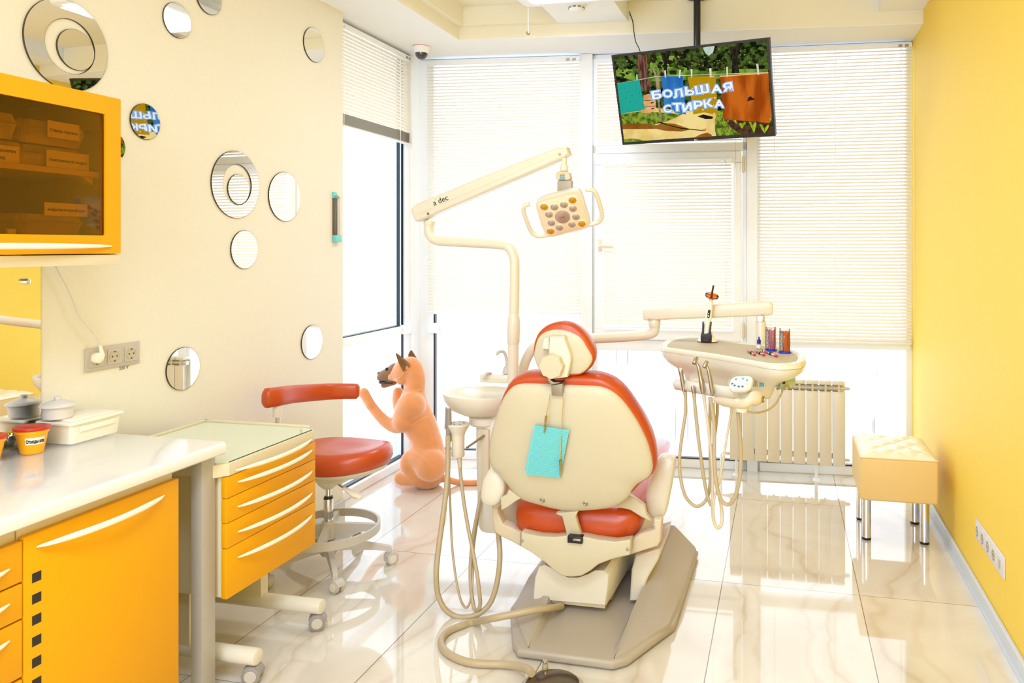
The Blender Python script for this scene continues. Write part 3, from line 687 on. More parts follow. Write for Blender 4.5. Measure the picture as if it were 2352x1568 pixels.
def plainbox(yc, z0, w, h, label, seed):
    container(yc, z0, w, h, label, [], .01, seed=seed, lab=(.001, .001, yc, z0 + .01), cards=3)
plainbox((-2.06, 1.5834, 1.7568)[1], SHZ + .064, .19, .075, 'unlabelled clear box on the upper shelf cut by the picture edge', 6)
plainbox((-2.06, 1.7653, 1.5078)[1], BOT, .22, .050, 'unlabelled clear box at the bottom of the cabinet floor stack', 7)
bp = (-2.05, 1.6373, 1.4831)
t = thing('medicine_bottle', 'white plastic bottle standing on the wall cabinet floor', 'bottle', (-2.05, bp[1], BOT))
mb = MB(); mb.lathe([(.024, 0), (.025, .003), (.025, .042), (.021, .05), (.011, .056), (.011, .058)], (-2.05, bp[1], BOT)); mb.build('bottle_body', 'handle', t)
mb = MB(); mb.lathe([(.012, .058), (.012, .071), (.011, .072), (0, .072)], (-2.05, bp[1], BOT)); mb.build('cap', 'handle', t)

# ------------------------------------------------------------------ things on the worktop
TZ = .8205
t = thing('sterilizer_box', 'ivory lidded instrument box on the worktop against the wall', 'box', (-2.265, 2.02, TZ))
bx0, bx1, by0, by1 = -2.335, -2.20, 1.948, 2.138
mb = MB(); mb.loft([[(*p, z) for p in rrect(bx1 - bx0 - q, by1 - by0 - q, .012, 4, (bx0 + bx1) / 2, (by0 + by1) / 2)] for q, z in ((.016, TZ), (.012, TZ + .004), (.004, TZ + .058), (.004, TZ + .06))]); mb.build('tub', 'handle', t)
mb = MB()
mb.prism(rrect(bx1 - bx0 + .012, by1 - by0 + .012, .014, 4, (bx0 + bx1) / 2, (by0 + by1) / 2), Matrix.Identity(4), TZ + .0605, TZ + .071, .003)
mb.prism(rrect(bx1 - bx0 - .03, by1 - by0 - .04, .012, 4, (bx0 + bx1) / 2, (by0 + by1) / 2), Matrix.Identity(4), TZ + .0705, TZ + .076, .002); mb.build('lid', 'handle', t)
mb = MB(); mb.box((bx1 - .001, by0 + .03, TZ + .036), (bx1 + .003, by1 - .03, TZ + .052), .001); mb.build('rib', 'handle', t)
def lidded_pot(x, y, z, label):
    t = thing('lidded_pot', label, 'pot', (x, y, z)); c = (x, y, z)
    mb = MB(); mb.lathe([(.038, 0), (.041, .003), (.042, .036), (.043, .038)], c, seg=36); mb.build('bowl', 'pot', t)
    mb = MB(); mb.lathe([(.050, .0385), (.051, .041), (.049, .044), (.038, .050), (.016, .058), (.008, .059), (.011, .064), (.011, .069), (.006, .071), (0, .071)], c, seg=36); mb.build('lid', 'pot', t)
pp = (-2.285, 1.9436, 0.9014)
lidded_pot(-2.287, pp[1] + .035, TZ + .0765, 'pale lidded pot on the ivory instrument box, doubled by the wall mirror')
def waste_bin(x, y, z, s, label, rot=0, lettered=True):
    t = thing('waste_bin', label, 'bin', (x, y, z)); m = Matrix.Translation((x, y, z)) @ Matrix.Rotation(rot, 4, 'Z')
    ell = lambda a, b_, zz, n=40: [m @ V((a * cos(2 * pi * k / n), b_ * sin(2 * pi * k / n), zz)) for k in range(n)]
    mb = MB(); mb.loft([ell(.036 * s, .030 * s, 0), ell(.038 * s, .032 * s, .003), ell(.053 * s, .044 * s, .072 * s), ell(.056 * s, .047 * s, .073 * s), ell(.056 * s, .047 * s, .083 * s)]); mb.build('bucket', 'bin_yellow', t)
    mb = MB(); mb.loft([ell(.059 * s, .050 * s, .083 * s), ell(.061 * s, .052 * s, .087 * s), ell(.060 * s, .051 * s, .093 * s), ell(.050 * s, .042 * s, .095 * s), ell(.046 * s, .038 * s, .0935 * s), ell(.004, .004, .0935 * s)]); mb.build('lid', 'red_lid', t)
    mb = MB(); mb.tube([m @ V(p) for p in ((-.050 * s, -.022 * s, .074 * s), (-.085 * s, -.02 * s, .072 * s), (-.086 * s, .0, .072 * s), (-.082 * s, .018 * s, .072 * s), (-.052 * s, .02 * s, .074 * s))], .004 * s, 8); mb.build('handle_tab', 'bin_yellow', t)
    return t, m
wb = (-2.2692, 1.8361, 0.8205)
t, m = waste_bin(-2.245, 1.858, TZ, .86, 'yellow waste pot with red lid and paper label on the worktop')
# its paper label, wrapped over the bucket's front
th0, th1 = -1.22, .12; s = .86
def onbin(a, zz, off): 
    k = (zz / (.072 * s)); A = (.038 + .015 * k) * s + off; B_ = (.032 + .012 * k) * s + off
    return m @ V((A * cos(a), B_ * sin(a), zz))
mb = MB(); n = 12
for k in range(n):
    a, b = th0 + (th1 - th0) * k / n, th0 + (th1 - th0) * (k + 1) / n
    mb.poly([onbin(a, .030, .0008), onbin(b, .030, .0008), onbin(b, .052, .0008), onbin(a, .052, .0008)])
lb = mb.build('paper_label', 'white_paper', t)
mb = MB(); mb.text('Отходы кла', .0145, Matrix.Identity(4), weight=.0145 * .045, extrude=0, stroke=True)
L = max(v.co.x for v in mb.bm.verts); y_max = .0145
for v in mb.bm.verts:
    a = th0 + .06 + (th1 - th0 - .1) * v.co.x / L; v.co = onbin(a, .0355 + v.co.y, .0014)
mb.build('lettering', 'ink', lb)
t, m = waste_bin(-2.262, 1.735, TZ, .86, 'second yellow waste pot with red lid, mostly outside the picture', .4)
t = thing('steel_bowl', 'small chrome bowl between yellow waste pot and ivory box', 'bowl', (-2.315, 1.90, TZ))
mb = MB(); mb.lathe([(.012, 0), (.013, .002), (.022, .02), (.024, .034), (.022, .034), (.020, .02), (.010, .004), (0, .004)], (-2.318, 1.905, TZ)); mb.build('bowl_body', 'chrome', t)

# ------------------------------------------------------------------ casters
def make_caster(x, y, zc, parent, rot, r=.024, col='grey_plastic', stem=.02, hub='grey_light'):
    """twin wheel caster, its top at zc + ..., touching the floor"""
    m = Matrix.Translation((x, y, 0)) @ Matrix.Rotation(rot, 4, 'Z')
    mb = MB()
    for k in (-1, 1):
        mb.tube([m @ V((.012, k * .006, r)), m @ V((.012, k * .008, r)), m @ V((.012, k * .021, r)), m @ V((.012, k * .024, r))], [r * .86, r, r, r * .8], 24)
    c = mb.build('caster', col, parent)
    for k in (-1, 1):
        mb = MB(); mb.cyl(m @ V((.012, k * .024, r)), m @ V((.012, k * .0255, r)), r * .66, r * .6, 24); mb.build('hub_cap', hub, c)
    mb = MB()
    arc = [(.012 + (r + .004) * cos(a), r + (r + .004) * sin(a)) for a in [pi * (.05 + .8 * k / 12) for k in range(13)]] + [(.012 + (r - .004) * cos(a), r + (r - .004) * sin(a)) for a in [pi * (.85 - .8 * k / 12) for k in range(13)]]
    mm = m @ Matrix(((1, 0, 0, 0), (0, 0, -1, 0), (0, 1, 0, 0), (0, 0, 0, 1)))
    mb.prism(arc, mm, -.020, .020)
    mb.cyl(m @ V((0, 0, r * 1.1)), m @ V((0, 0, zc)), .008, seg=12); mb.build('fork', col, c)
    return c

# ------------------------------------------------------------------ rolling drawer cart
cx0, cx1, cy0, cy1 = -2.27, -1.79, 2.118, 2.585
cyl_ = (-1.77, 2.121, 0.7122)[1]
t = thing('drawer_cart', 'yellow drawer cart with green glass top on casters', 'cart', (-2.03, 2.35, 0))
mb = MB(); mb.box((cx0, cy0, .302), (cx1, cy1, .70), .003); mb.build('carcass', 'body', t)
mb = MB()
top = [(cx0 - .01, cy0 - .03), (-1.80, cy0 - .03), (-1.768, cy0 + .006), (-1.768, cy1 - .006), (-1.80, cy1 + .02), (cx0 - .01, cy1 + .02)]
mb.prism(top, Matrix.Identity(4), .70, .742, .003); tp = mb.build('top_frame', 'body', t)
mb = MB(); mb.prism([(cx0 + .005, cy0 - .012), (-1.80, cy0 - .012), (-1.775, cy0 + .012), (-1.775, cy1 - .012), (-1.80, cy1 + .005), (cx0 + .005, cy1 + .005)], Matrix.Identity(4), .7425, .7455); mb.build('glass_plate', ['green_glass'], tp)
mb = MB()
mb.box((-1.776, cy0 + .012, .7427), (-1.7735, cy1 - .012, .7453)); mb.build('glass_edge', 'green_edge', tp)
mb = MB()
for a, b in (((cx0 - .01, cy1 + .008, .742), (-1.80, cy1 + .02, .754)), ((cx0 - .01, cy0 - .03, .742), (cx0 + .002, cy1 + .02, .754)), ((cx0 - .01, cy0 - .03, .742), (-1.80, cy0 - .018, .7465))): mb.box(a, b, .002)
mb.build('rim', 'body', tp)
mb = MB(); bow_handle(mb, cy0 + .03, cy1 - .03, -1.768, .712, .036, .0075); mb.build('push_bar', 'handle', tp)
zs = [.6985, (-1.77, 2.1171, 0.6282)[2], (-1.77, 2.1171, 0.5473)[2], (-1.77, 2.1171, 0.465)[2], (-1.77, 2.121, 0.3)[2]]
hz = [(-1.755, 2.1508, 0.6685)[2], (-1.755, 2.1508, 0.5867)[2], (-1.755, 2.1549, 0.5033)[2], (-1.755, 2.1569, 0.419)[2]]
for k in range(4):
    mb = MB(); mb.box((-1.79, cy0 - .005, zs[k + 1] + .001), (-1.768, cy1 + .002, zs[k] - .001), .0022); d_ = mb.build('drawer', 'yellow', t)
    mb = MB(); bow_handle(mb, cy0 + .04, cy1 - .025, -1.768, hz[k] + .002, .034, .0075); mb.build('handle', 'handle', d_)
for yy in (2.175, 2.53):
    mb = MB(); mb.cyl((-2.25, yy, .090), (-1.70, yy, .090), .027, seg=24, bevel=.006); mb.build('foot_tube', 'plastic', t)
    mb = MB(); mb.box((-2.2, yy - .02, .105), (-1.95, yy + .02, .305)); mb.build('bracket', 'body', t)
for x, y, r_ in ((-1.735, 2.175, .3), (-1.735, 2.53, .5), (-2.215, 2.175, 2.6), (-2.215, 2.53, 2.9)): make_caster(x, y, .07, t, r_, .030)

# ------------------------------------------------------------------ red assistant stool
SX, SY = -2.005, 3.03
t = thing('assistant_stool', 'red saddle stool with curved armrest and chrome gas lift beside the cart', 'stool', (SX, SY, 0))
mb = MB(); out = []
for k in range(48):
    a = 2 * pi * k / 48; r_ = .205 * (1 + .06 * cos(2 * a) + .03 * cos(3 * a)); out.append((r_ * cos(a), r_ * .98 * sin(a)))
sm = Matrix.Translation((SX + .065, SY + .02, .465))
saddle = lambda u, v: .03 * (abs(u) / .2) ** 2 - .012 * (v / .2) ** 2
mb.pad(out, sm, [(.80, -.012), (.93, -.006), (1.0, .022), (1.0, .05), (.94, .074), (.8, .082), (.5, .07), (.2, .064), (.02, .063)], bend=lambda u, v: .018 * (u / .2) ** 2); mb.build('seat', 'orange', t, 60)
mb = MB(); mb.pad(out, sm, [(.3, -.045), (.6, -.04), (.86, -.022), (.93, -.004), (.9, .0)], bend=lambda u, v: .014 * (u / .2) ** 2); mb.build('seat_pan', 'plastic', t, 50)
mb = MB(); mb.box((SX - .06, SY - .06, .395), (SX + .10, SY + .06, .428), .014); mb.lathe([(.022, .36), (.045, .38), (.05, .40)], (SX, SY, 0)); mb.build('mechanism', 'plastic', t)
mb = MB(); mb.tube([(SX + .05, SY - .03, .40), (SX + .12, SY - .06, .385)], .004, 8); lv = mb.build('lever', 'steel', t)
mb = MB(); e0 = V((SX + .115, SY - .058, .386)); e1 = V((-1.79, SY - .085, .358)); mb.tube([e0, e0.lerp(e1, .3), e0.lerp(e1, .7), e1], [.006, .009, .013, .006], 12, flat=1.6); mb.build('lever_grip', 'handle', lv)
mb = MB(); mb.cyl((SX, SY, .30), (SX, SY, .39), .0125, seg=20); mb.cyl((SX, SY, .165), (SX, SY, .315), .021, seg=24); mb.build('gas_lift', 'chrome', t)
mb = MB(); mb.cyl((SX, SY, .314), (SX, SY, .325), .022, .018, 24); mb.build('collar', 'black', t)
RZ = .165
mb = MB(); RR = .218
sec = [(-.006, -.018), (.006, -.018), (.006, .018), (-.006, .018)]
mb.loft([[(SX + (RR + q[0]) * cos(2 * pi * k / 64), SY + (RR + q[0]) * sin(2 * pi * k / 64), RZ + .012 + q[1]) for k in range(64)] for q in sec + sec[:1]], False)
for k in range(4):
    a = .4 + pi / 2 * k; d = V((cos(a), sin(a), 0)); n_ = V((-sin(a), cos(a), 0)); c = V((SX, SY, 0))
    mb.loft([[c + d * q + n_ * w + V((0, 0, zz)) for w, zz in ((-.012, z0), (.012, z0), (.012, z1), (-.012, z1))] for q, z0, z1 in ((.02, RZ - .02, RZ + .04), (RR, RZ - .002, RZ + .02))])
mb.lathe([(.032, RZ - .03), (.034, RZ + .03), (.026, RZ + .05)], (SX, SY, 0)); mb.build('foot_ring', 'grey_light', t, 35)
mb = MB(); mb.lathe([(.03, .06), (.036, .07), (.036, .12), (.03, .13)], (SX, SY, 0)); mb.build('hub', 'grey_light', t)
for k in range(5):
    a = rad(21 + 72 * k); d = V((cos(a), sin(a), 0)); n_ = V((-sin(a), cos(a), 0)); c = V((SX, SY, 0))
    mb = MB(); mb.loft([[c + d * q + n_ * w * s_ + V((0, 0, zz)) for w, zz in ((-1, z0), (1, z0), (.75, z1), (-.75, z1))] for q, s_, z0, z1 in ((.02, .022, .085, .128), (.10, .018, .083, .120), (.20, .014, .074, .1), (.255, .013, .066, .088), (.272, .012, .055, .083), (.276, .011, .05, .07))])
    mb.build('leg', 'grey_light', t, 40)
    make_caster(SX + .262 * cos(a), SY + .262 * sin(a), .07, t, a + .6, .026, 'grey_light', hub='plastic')
bp = [(-2.2018, 2.87, 0.789), (-2.1861, 2.93, 0.7856), (-2.1884, 3.03, 0.776), (-2.1727, 3.13, 0.7636), (-2.1364, 3.22, 0.7542), (-2.0798, 3.27, 0.7493), (-2.028, 3.3, 0.7458)]
mb = MB(); bp2 = spline(bp, 6); n = len(bp2)
mb.tube([bp2[0] - (bp2[1] - bp2[0]).normalized() * .012] + bp2 + [bp2[-1] + (bp2[-1] - bp2[-2]).normalized() * .012], [.028] + [.043 - .006 * (k / n) for k in range(n)] + [.024], 20, up=(0, 0, 1), flat=.62, power=3.2); mb.build('armrest', 'orange', t, 60)
mb = MB(); b0_ = V(bp[1]); mb.cyl((b0_.x - .005, b0_.y, b0_.z - .09), (b0_.x - .005, b0_.y, b0_.z - .03), .02, seg=20); mb.build('post_sleeve', 'plastic', t)
mb = MB(); mb.tube(spline([(b0_.x - .005, b0_.y, b0_.z - .08), (b0_.x - .005, b0_.y, .46), (b0_.x + .03, b0_.y + .02, .40), (SX - .05, SY - .02, .40)], 6), .011, 12); mb.build('post', 'chrome', t)

# ================================================================== THE DENTAL CHAIR
t = chair = thing('dental_chair', 'orange and ivory dental treatment chair seen from behind its backrest', 'dental chair', (-.75, 2.85, 0))
CX = -.722
mb = MB()
ol = [(-.19, 2.50), (.155, 2.495), (.20, 2.53), (.325, 2.80), (.335, 3.5), (-.335, 3.5), (-.325, 2.79), (-.225, 2.545)]
mb.prism([(CX + a, b_) for a, b_ in ol], Matrix.Identity(4), .004, .036, .012)
for s_ in (1, -1):
    mb.loft([[(CX + s_ * a, y, z) for a, z in ((xi - .012, .03), (xi + .008, zi), (min(xi + .03, xo - .003), zi), (xo, zo), (xo + .006, zo - .012), (xo + .006, .03))] for y, xi, xo, zi, zo in ((2.515, .148, .156, .0362, .0362), (2.56, .15, .185, .046, .040), (2.77, .158, .305, .080, .046), (3.0, .19, .322, .145, .062), (3.45, .2, .325, .16, .07))])
mb.box((CX - .17, 3.2, .03), (CX + .17, 3.45, .10), .02); mb.build('floor_base', 'base_grey', t, 35)
mb = MB()
bx = [(-0.9594, 2.8, 0.0684), (-0.9508, 2.8, 0.1535), (-0.9326, 2.8, 0.2013), (-0.911, 2.8, 0.2098), (-0.8884, 2.8, 0.2016), (-0.8602, 2.8, 0.1863), (-0.8153, 2.8, 0.1679), (-0.7707, 2.8, 0.1722), (-0.732, 2.8, 0.1892), (-0.7017, 2.8, 0.208), (-0.6688, 2.8, 0.2095), (-0.6497, 2.8, 0.1927), (-0.6524, 2.8, 0.1499), (-0.6633, 2.8, 0.0744)]
rg = []
for y, k, dz in ((2.80, .965, 0), (2.808, 1, 0), (3.15, 1.0, .02), (3.5, 1.0, .04)):
    cxm = sum(p[0] for p in bx) / len(bx); czm = sum(p[2] for p in bx) / len(bx)
    rg.append([(cxm + (p[0] - cxm) * k + .09 * max(0, y - 2.81) * (p[0] > cxm), y, czm + (p[2] - czm) * k + dz) for p in bx])
mb.loft(rg); lb = mb.build('lift_cover', 'plastic', t, 35)
mb = MB(); z0 = min(p[2] for p in bx); x0 = min(p[0] for p in bx); x1 = max(p[0] for p in bx)
mb.box((x0 + .012, 2.812, z0 - .012), (x1 - .02, 3.2, z0 + .006), .003); mb.build('lift_tray', 'plastic_dark', t)
mb = MB(); mb.box((CX - .10, 2.9, .045), (CX + .06, 3.3, .24), .01); mb.build('lift_mechanism', 'base_grey', t)
mb = MB()
la = [(-0.5691, 2.9, 0.2367), (-0.467, 2.9, 0.2756), (-0.4768, 2.9, 0.2259), (-0.5193, 2.9, 0.1486), (-0.5525, 2.9, 0.0554), (-0.5931, 2.9, 0.0513), (-0.5853, 2.9, 0.1724)]
mb.prism([(p[0], p[2]) for p in la], Matrix(((1, 0, 0, 0), (0, 0, -1, 2.9), (0, 1, 0, 0), (0, 0, 0, 1))), -.3, .0, .012); mb.build('lift_arm', 'plastic', t, 35)
# rear cover with its black socket
YZ = lambda y: Matrix(((1, 0, 0, 0), (0, 0, -1, y), (0, 1, 0, 0), (0, 0, 0, 1)))
cvr = [(-0.9848, 2.74, 0.3512), (-0.9865, 2.74, 0.296), (-0.9416, 2.74, 0.276), (-0.8915, 2.74, 0.2459), (-0.8528, 2.74, 0.2161), (-0.8198, 2.74, 0.1991), (-0.7869, 2.74, 0.198), (-0.7434, 2.74, 0.2063), (-0.7109, 2.74, 0.2272), (-0.6786, 2.74, 0.2552), (-0.6251, 2.74, 0.2798), (-0.5588, 2.74, 0.3013), (-0.5551, 2.74, 0.359), (-0.6144, 2.74, 0.3462), (-0.6893, 2.74, 0.3493), (-0.7325, 2.74, 0.3551), (-0.7978, 2.74, 0.3538), (-0.8528, 2.74, 0.344), (-0.9137, 2.74, 0.3421)]
mb = MB(); mb.prism([(p[0], p[2]) for p in cvr], YZ(2.74), -.05, 0, .006); rc = mb.build('rear_cover', 'shell', t, 30)
q = [(-0.7964, 2.735, 0.3537), (-0.7377, 2.735, 0.3586), (-0.7377, 2.735, 0.3314), (-0.7964, 2.735, 0.3285)]
mb = MB(); mb.box((q[0][0], 2.728, q[2][2]), (q[1][0], 2.76, q[0][2] + .004), .003); mb.build('socket_recess', 'black', rc)
q = [(-0.7726, 2.728, 0.3521), (-0.7428, 2.728, 0.3546), (-0.7428, 2.728, 0.3441), (-0.7726, 2.728, 0.3427)]
mb = MB(); mb.box((q[0][0], 2.72, q[2][2]), (q[1][0], 2.73, q[0][2]), .001); mb.build('catch', 'steel', rc)
for p in [(-0.9805, 2.739, 0.3204), (-0.5655, 2.739, 0.3238)]:
    mb = MB(); mb.lathe([(.006, 0), (.006, .002), (.003, .003), (0, .002)], p, (0, -1, 0), 14); mb.build('screw', 'steel', rc)
# arm brackets and paddles
for pts, y, nm in (([(-1.0069, 2.8, 0.3271), (-1.0081, 2.8, 0.2697), (-1.0456, 2.8, 0.2867), (-1.0949, 2.8, 0.3045), (-1.117, 2.8, 0.3191), (-1.1264, 2.8, 0.3679), (-1.1299, 2.8, 0.4128), (-1.1065, 2.8, 0.4156), (-1.1007, 2.8, 0.3919), (-1.0832, 2.8, 0.3548)], 2.8, 'arm_bracket'),
                   ([(-0.5684, 2.8, 0.3339), (-0.5705, 2.8, 0.2756), (-0.52, 2.8, 0.2959), (-0.4641, 2.8, 0.3175), (-0.453, 2.8, 0.3368), (-0.4477, 2.8, 0.421), (-0.4785, 2.8, 0.4175), (-0.4763, 2.8, 0.381), (-0.5307, 2.8, 0.3608)], 2.8, 'arm_bracket')):
    mb = MB(); mb.prism([(p[0], p[2]) for p in pts], YZ(y), -.055, .0, .008); mb.build(nm, 'plastic_dark', t, 35)
for pts, y in (([(-1.1068, 2.74, 0.5911), (-1.0771, 2.74, 0.5801), (-1.0532, 2.74, 0.5532), (-1.0509, 2.74, 0.5185), (-1.06, 2.74, 0.4803), (-1.0828, 2.74, 0.4491), (-1.1172, 2.74, 0.4374), (-1.1459, 2.74, 0.4514), (-1.1528, 2.74, 0.4844), (-1.1448, 2.74, 0.5336), (-1.1258, 2.74, 0.5727)], 2.74),
               ([(-0.4774, 2.88, 0.6247), (-0.4529, 2.88, 0.6386), (-0.4176, 2.88, 0.6337), (-0.4101, 2.88, 0.6154), (-0.4193, 2.88, 0.5451), (-0.4447, 2.88, 0.4197), (-0.4638, 2.88, 0.3956), (-0.4965, 2.88, 0.3888), (-0.5173, 2.88, 0.4061), (-0.525, 2.88, 0.4406), (-0.5206, 2.88, 0.5058), (-0.4992, 2.88, 0.5721)], 2.88)):
    mb = MB(); mb.pad(spl2([(p[0], p[2]) for p in pts], 4), YZ(y), [(.8, -.07), (.95, -.065), (1, -.05), (1, -.02), (.96, -.004), (.85, .004), (.5, .01), (.02, .012)]); mb.build('armrest', 'plastic', t, 60)
for pts, y in (([(-0.9765, 2.72, 0.4902), (-1.0269, 2.72, 0.52), (-1.0365, 2.72, 0.4991), (-1.0608, 2.72, 0.4857), (-1.0579, 2.72, 0.4363), (-1.0269, 2.72, 0.4546), (-1.0005, 2.72, 0.4752)], 2.72), ([(-0.571, 2.8, 0.5038), (-0.5136, 2.8, 0.4684), (-0.5072, 2.8, 0.4374), (-0.487, 2.8, 0.4106), (-0.5254, 2.8, 0.4244), (-0.5684, 2.8, 0.4475), (-0.6252, 2.8, 0.4575)], 2.8)):
    mb = MB(); mb.prism([(p[0], p[2]) for p in pts], YZ(y), -.03, .0, .004); mb.build('side_strap', 'shell', t, 35)
# seat and leg cushion
so = [(-1.0297, 2.86, 0.435), (-1.0485, 2.86, 0.3945), (-1.0473, 2.86, 0.3528), (-1.0297, 2.86, 0.3152), (-1.0004, 2.86, 0.2981), (-0.9537, 2.86, 0.2936), (-0.8901, 2.86, 0.2972), (-0.8442, 2.86, 0.3126), (-0.7986, 2.86, 0.313), (-0.7477, 2.86, 0.3107), (-0.7139, 2.86, 0.2999), (-0.6413, 2.86, 0.2978), (-0.5888, 2.86, 0.3088), (-0.5531, 2.86, 0.3376), (-0.5285, 2.86, 0.3799), (-0.523, 2.86, 0.4206), (-0.5476, 2.86, 0.4457), (-0.6302, 2.86, 0.4558), (-0.7986, 2.86, 0.4545), (-0.9421, 2.86, 0.4496)]
so = spl2([(p[0], p[2]) for p in so], 3); mb = MB(); rg = []
scx = sum(p[0] for p in so) / len(so); scz = sum(p[1] for p in so) / len(so)
for y, k, kz, dz in ((2.79, .6, .3, .0), (2.80, .8, .7, 0), (2.82, .93, .88, 0), (2.86, 1, 1, 0), (3.1, 1, 1, .015), (3.35, 1, .85, .03), (3.6, .9, .6, .05), (3.9, .8, .5, .03), (4.1, .66, .45, .0), (4.14, .55, .3, 0)):
    rg.append([(scx + (a - scx) * k, y, scz + (b_ - scz) * kz + dz) for a, b_ in so])
mb.loft(rg); mb.build('seat', 'orange', t, 70)
mb = MB(); mb.box((scx - .2, 2.95, scz - .17), (scx + .2, 4.0, scz - .07), .04); mb.build('seat_frame', 'plastic', t)
mb = MB(); mb.loft([[(scx + a * k, y, scz + .05 + z * kz) for a, z in ((-.25, -.06), (.25, -.06), (.26, .04), (.2, .075), (-.2, .075), (-.26, .04))] for y, k, kz in ((3.62, .84, 1), (3.85, .8, .9), (4.1, .72, .8), (4.155, .68, .6))]); mb.build('clear_foot_cover', 'clear', t)
# backrest
bm_ = fmat('back')
shell = spl2([(-0.2144, 0.2204), (-0.1821, 0.2374), (-0.139, 0.2426), (-0.0505, 0.2431), (0.0681, 0.2432), (0.1188, 0.2426), (0.1569, 0.2315), (0.1938, 0.2036), (0.2297, 0.1558), (0.2649, 0.0912), (0.2921, 0.0171), (0.3026, -0.0503), (0.2991, -0.0849), (0.2822, -0.113), (0.2457, -0.1388), (0.2204, -0.1693), (0.208, -0.1946), (0.1859, -0.2186), (0.1566, -0.2389), (0.1152, -0.2545), (0.0325, -0.2698), (-0.03, -0.2761), (-0.0923, -0.2714), (-0.1544, -0.2583), (-0.2166, -0.2414), (-0.2459, -0.213), (-0.272, -0.1739), (-0.306, -0.1287), (-0.3262, -0.1053), (-0.3285, -0.0536), (-0.3176, 0.005), (-0.2902, 0.0857), (-0.2524, 0.1697)], 3)
cush = spl2([(-0.2186, 0.24), (-0.184, 0.26), (-0.1365, 0.2703), (-0.0482, 0.2714), (0.0702, 0.2729), (0.1244, 0.269), (0.1733, 0.2478), (0.2115, 0.2106), (0.2469, 0.1547), (0.2797, 0.0962), (0.3049, 0.0264), (0.3138, -0.041), (0.31, -0.0841), (0.2906, -0.118), (0.2551, -0.1468), (0.2299, -0.1773), (0.2136, -0.1928), (0.1863, -0.2119), (0.1157, -0.2468), (0.0331, -0.2607), (-0.0916, -0.2622), (-0.2075, -0.2352), (-0.2393, -0.2102), (-0.2697, -0.1806), (-0.3077, -0.1334), (-0.3291, -0.1077), (-0.3319, -0.0539), (-0.321, 0.0092), (-0.2931, 0.0899), (-0.2561, 0.1823)], 3)
bend = lambda u, v: .0
mb = MB(); mb.pad(cush, bm_, [(.80, -.115), (.93, -.105), (.985, -.08), (1.0, -.05), (1.0, -.032), (.988, -.014), (.965, -.006), (.9, -.006)]); mb.build('back_cushion', 'orange', t, 60)
dome = lambda u, v: .0
mb = MB(); mb.pad(shell, bm_, [(.9, -.02), (1.0, -.02), (1.0, -.003), (.99, .004), (.965, .010), (.9, .017), (.75, .024), (.5, .029), (.25, .031), (.02, .032)], bend=lambda u, v: -.16 * max(0, v - .15) ** 1.5); bs = mb.build('back_shell', 'shell', t, 60)
for p in [(0.0507, 0.0789), (-0.1233, -0.2251), (0.045, -0.2244), (-0.1285, 0.0808)]:
    w = .026 - .16 * max(0, p[1] - .15) ** 1.5
    mb = MB(); mb.lathe([(.0095, -.01), (.0095, .0015), (.0075, .003), (.004, .0022), (.003, .0008), (0, .0005)], bm_ @ V((p[0], p[1], w - .004)), frame('back')[3], 18); mb.build('bolt', 'steel', bs)
st = [(-0.0782, -0.2877), (0.012, -0.2679), (-0.0006, -0.2912), (0.0071, -0.3358), (0.0181, -0.381), (-0.0409, -0.3903), (-0.0465, -0.3407), (-0.0546, -0.296)]
mb = MB(); mb.prism(st, bm_, -.012, .012, .004); mb.build('back_support', 'shell', t, 35)
# headrest
hm = fmat('head')
hs = spl2([(-0.0363, 0.071), (-0.005, 0.0722), (0.0259, 0.0664), (0.0564, 0.053), (0.0744, 0.0372), (0.0919, 0.0072), (0.1055, -0.0178), (0.1081, -0.033), (0.1041, -0.0474), (0.0895, -0.0683), (0.0662, -0.086), (0.0454, -0.09), (-0.0005, -0.0918), (-0.055, -0.0911), (-0.075, -0.0892), (-0.0905, -0.0789), (-0.1014, -0.0606), (-0.1089, -0.036), (-0.1093, -0.0194), (-0.1016, 0.0138), (-0.0899, 0.0409), (-0.0681, 0.06)], 3)
hc = spl2([(-0.0166, 0.0967), (0.0083, 0.0961), (0.0369, 0.0874), (0.0631, 0.0704), (0.085, 0.0476), (0.1025, 0.0187), (0.114, -0.0063), (0.1169, -0.0245), (0.1128, -0.045), (0.0998, -0.0669), (0.0744, -0.0883), (0.0471, -0.0996), (-0.0009, -0.1029), (-0.0533, -0.1014), (-0.0763, -0.0954), (-0.0989, -0.0772), (-0.1121, -0.0465), (-0.1167, -0.0197), (-0.1122, 0.0135), (-0.1025, 0.0427), (-0.0825, 0.0678), (-0.0524, 0.0869)], 3)
mb = MB(); mb.pad(hc, hm, [(.75, -.085), (.93, -.07), (1, -.035), (1, -.02), (.97, -.004), (.9, 0)]); mb.build('headrest_cushion', 'orange', t, 60)
mb = MB(); mb.pad(hs, hm, [(1, -.012), (1, .001), (.975, .005), (.9, .008), (.5, .013), (.02, .014)]); mb.build('headrest_shell', 'shell', t, 60)
mb = MB(); mb.prism([(-0.037, 0.0516), (0.0171, 0.053), (0.0387, -0.0107), (0.0391, -0.0311), (0.0246, -0.0912), (-0.0428, -0.1021), (-0.0411, -0.0008)], hm, .008, .042, .006); mb.prism([(-0.0581, 0.0479), (-0.0392, 0.0505), (-0.0408, 0.0074), (-0.068, 0.0086)], hm, .01, .04, .005); mb.build('headrest_bracket', 'plastic', t, 35)
mb = MB(); mb.prism([(-0.0344, 0.0543), (0.0162, 0.0556), (0.0219, 0.0419), (-0.0375, 0.0403)], hm, .012, .022, .002); mb.build('bracket_plate', 'plastic_dark', t)
kc = (-0.0265, -0.0473); kr = (0.0153, -0.0459)[0] - kc[0]
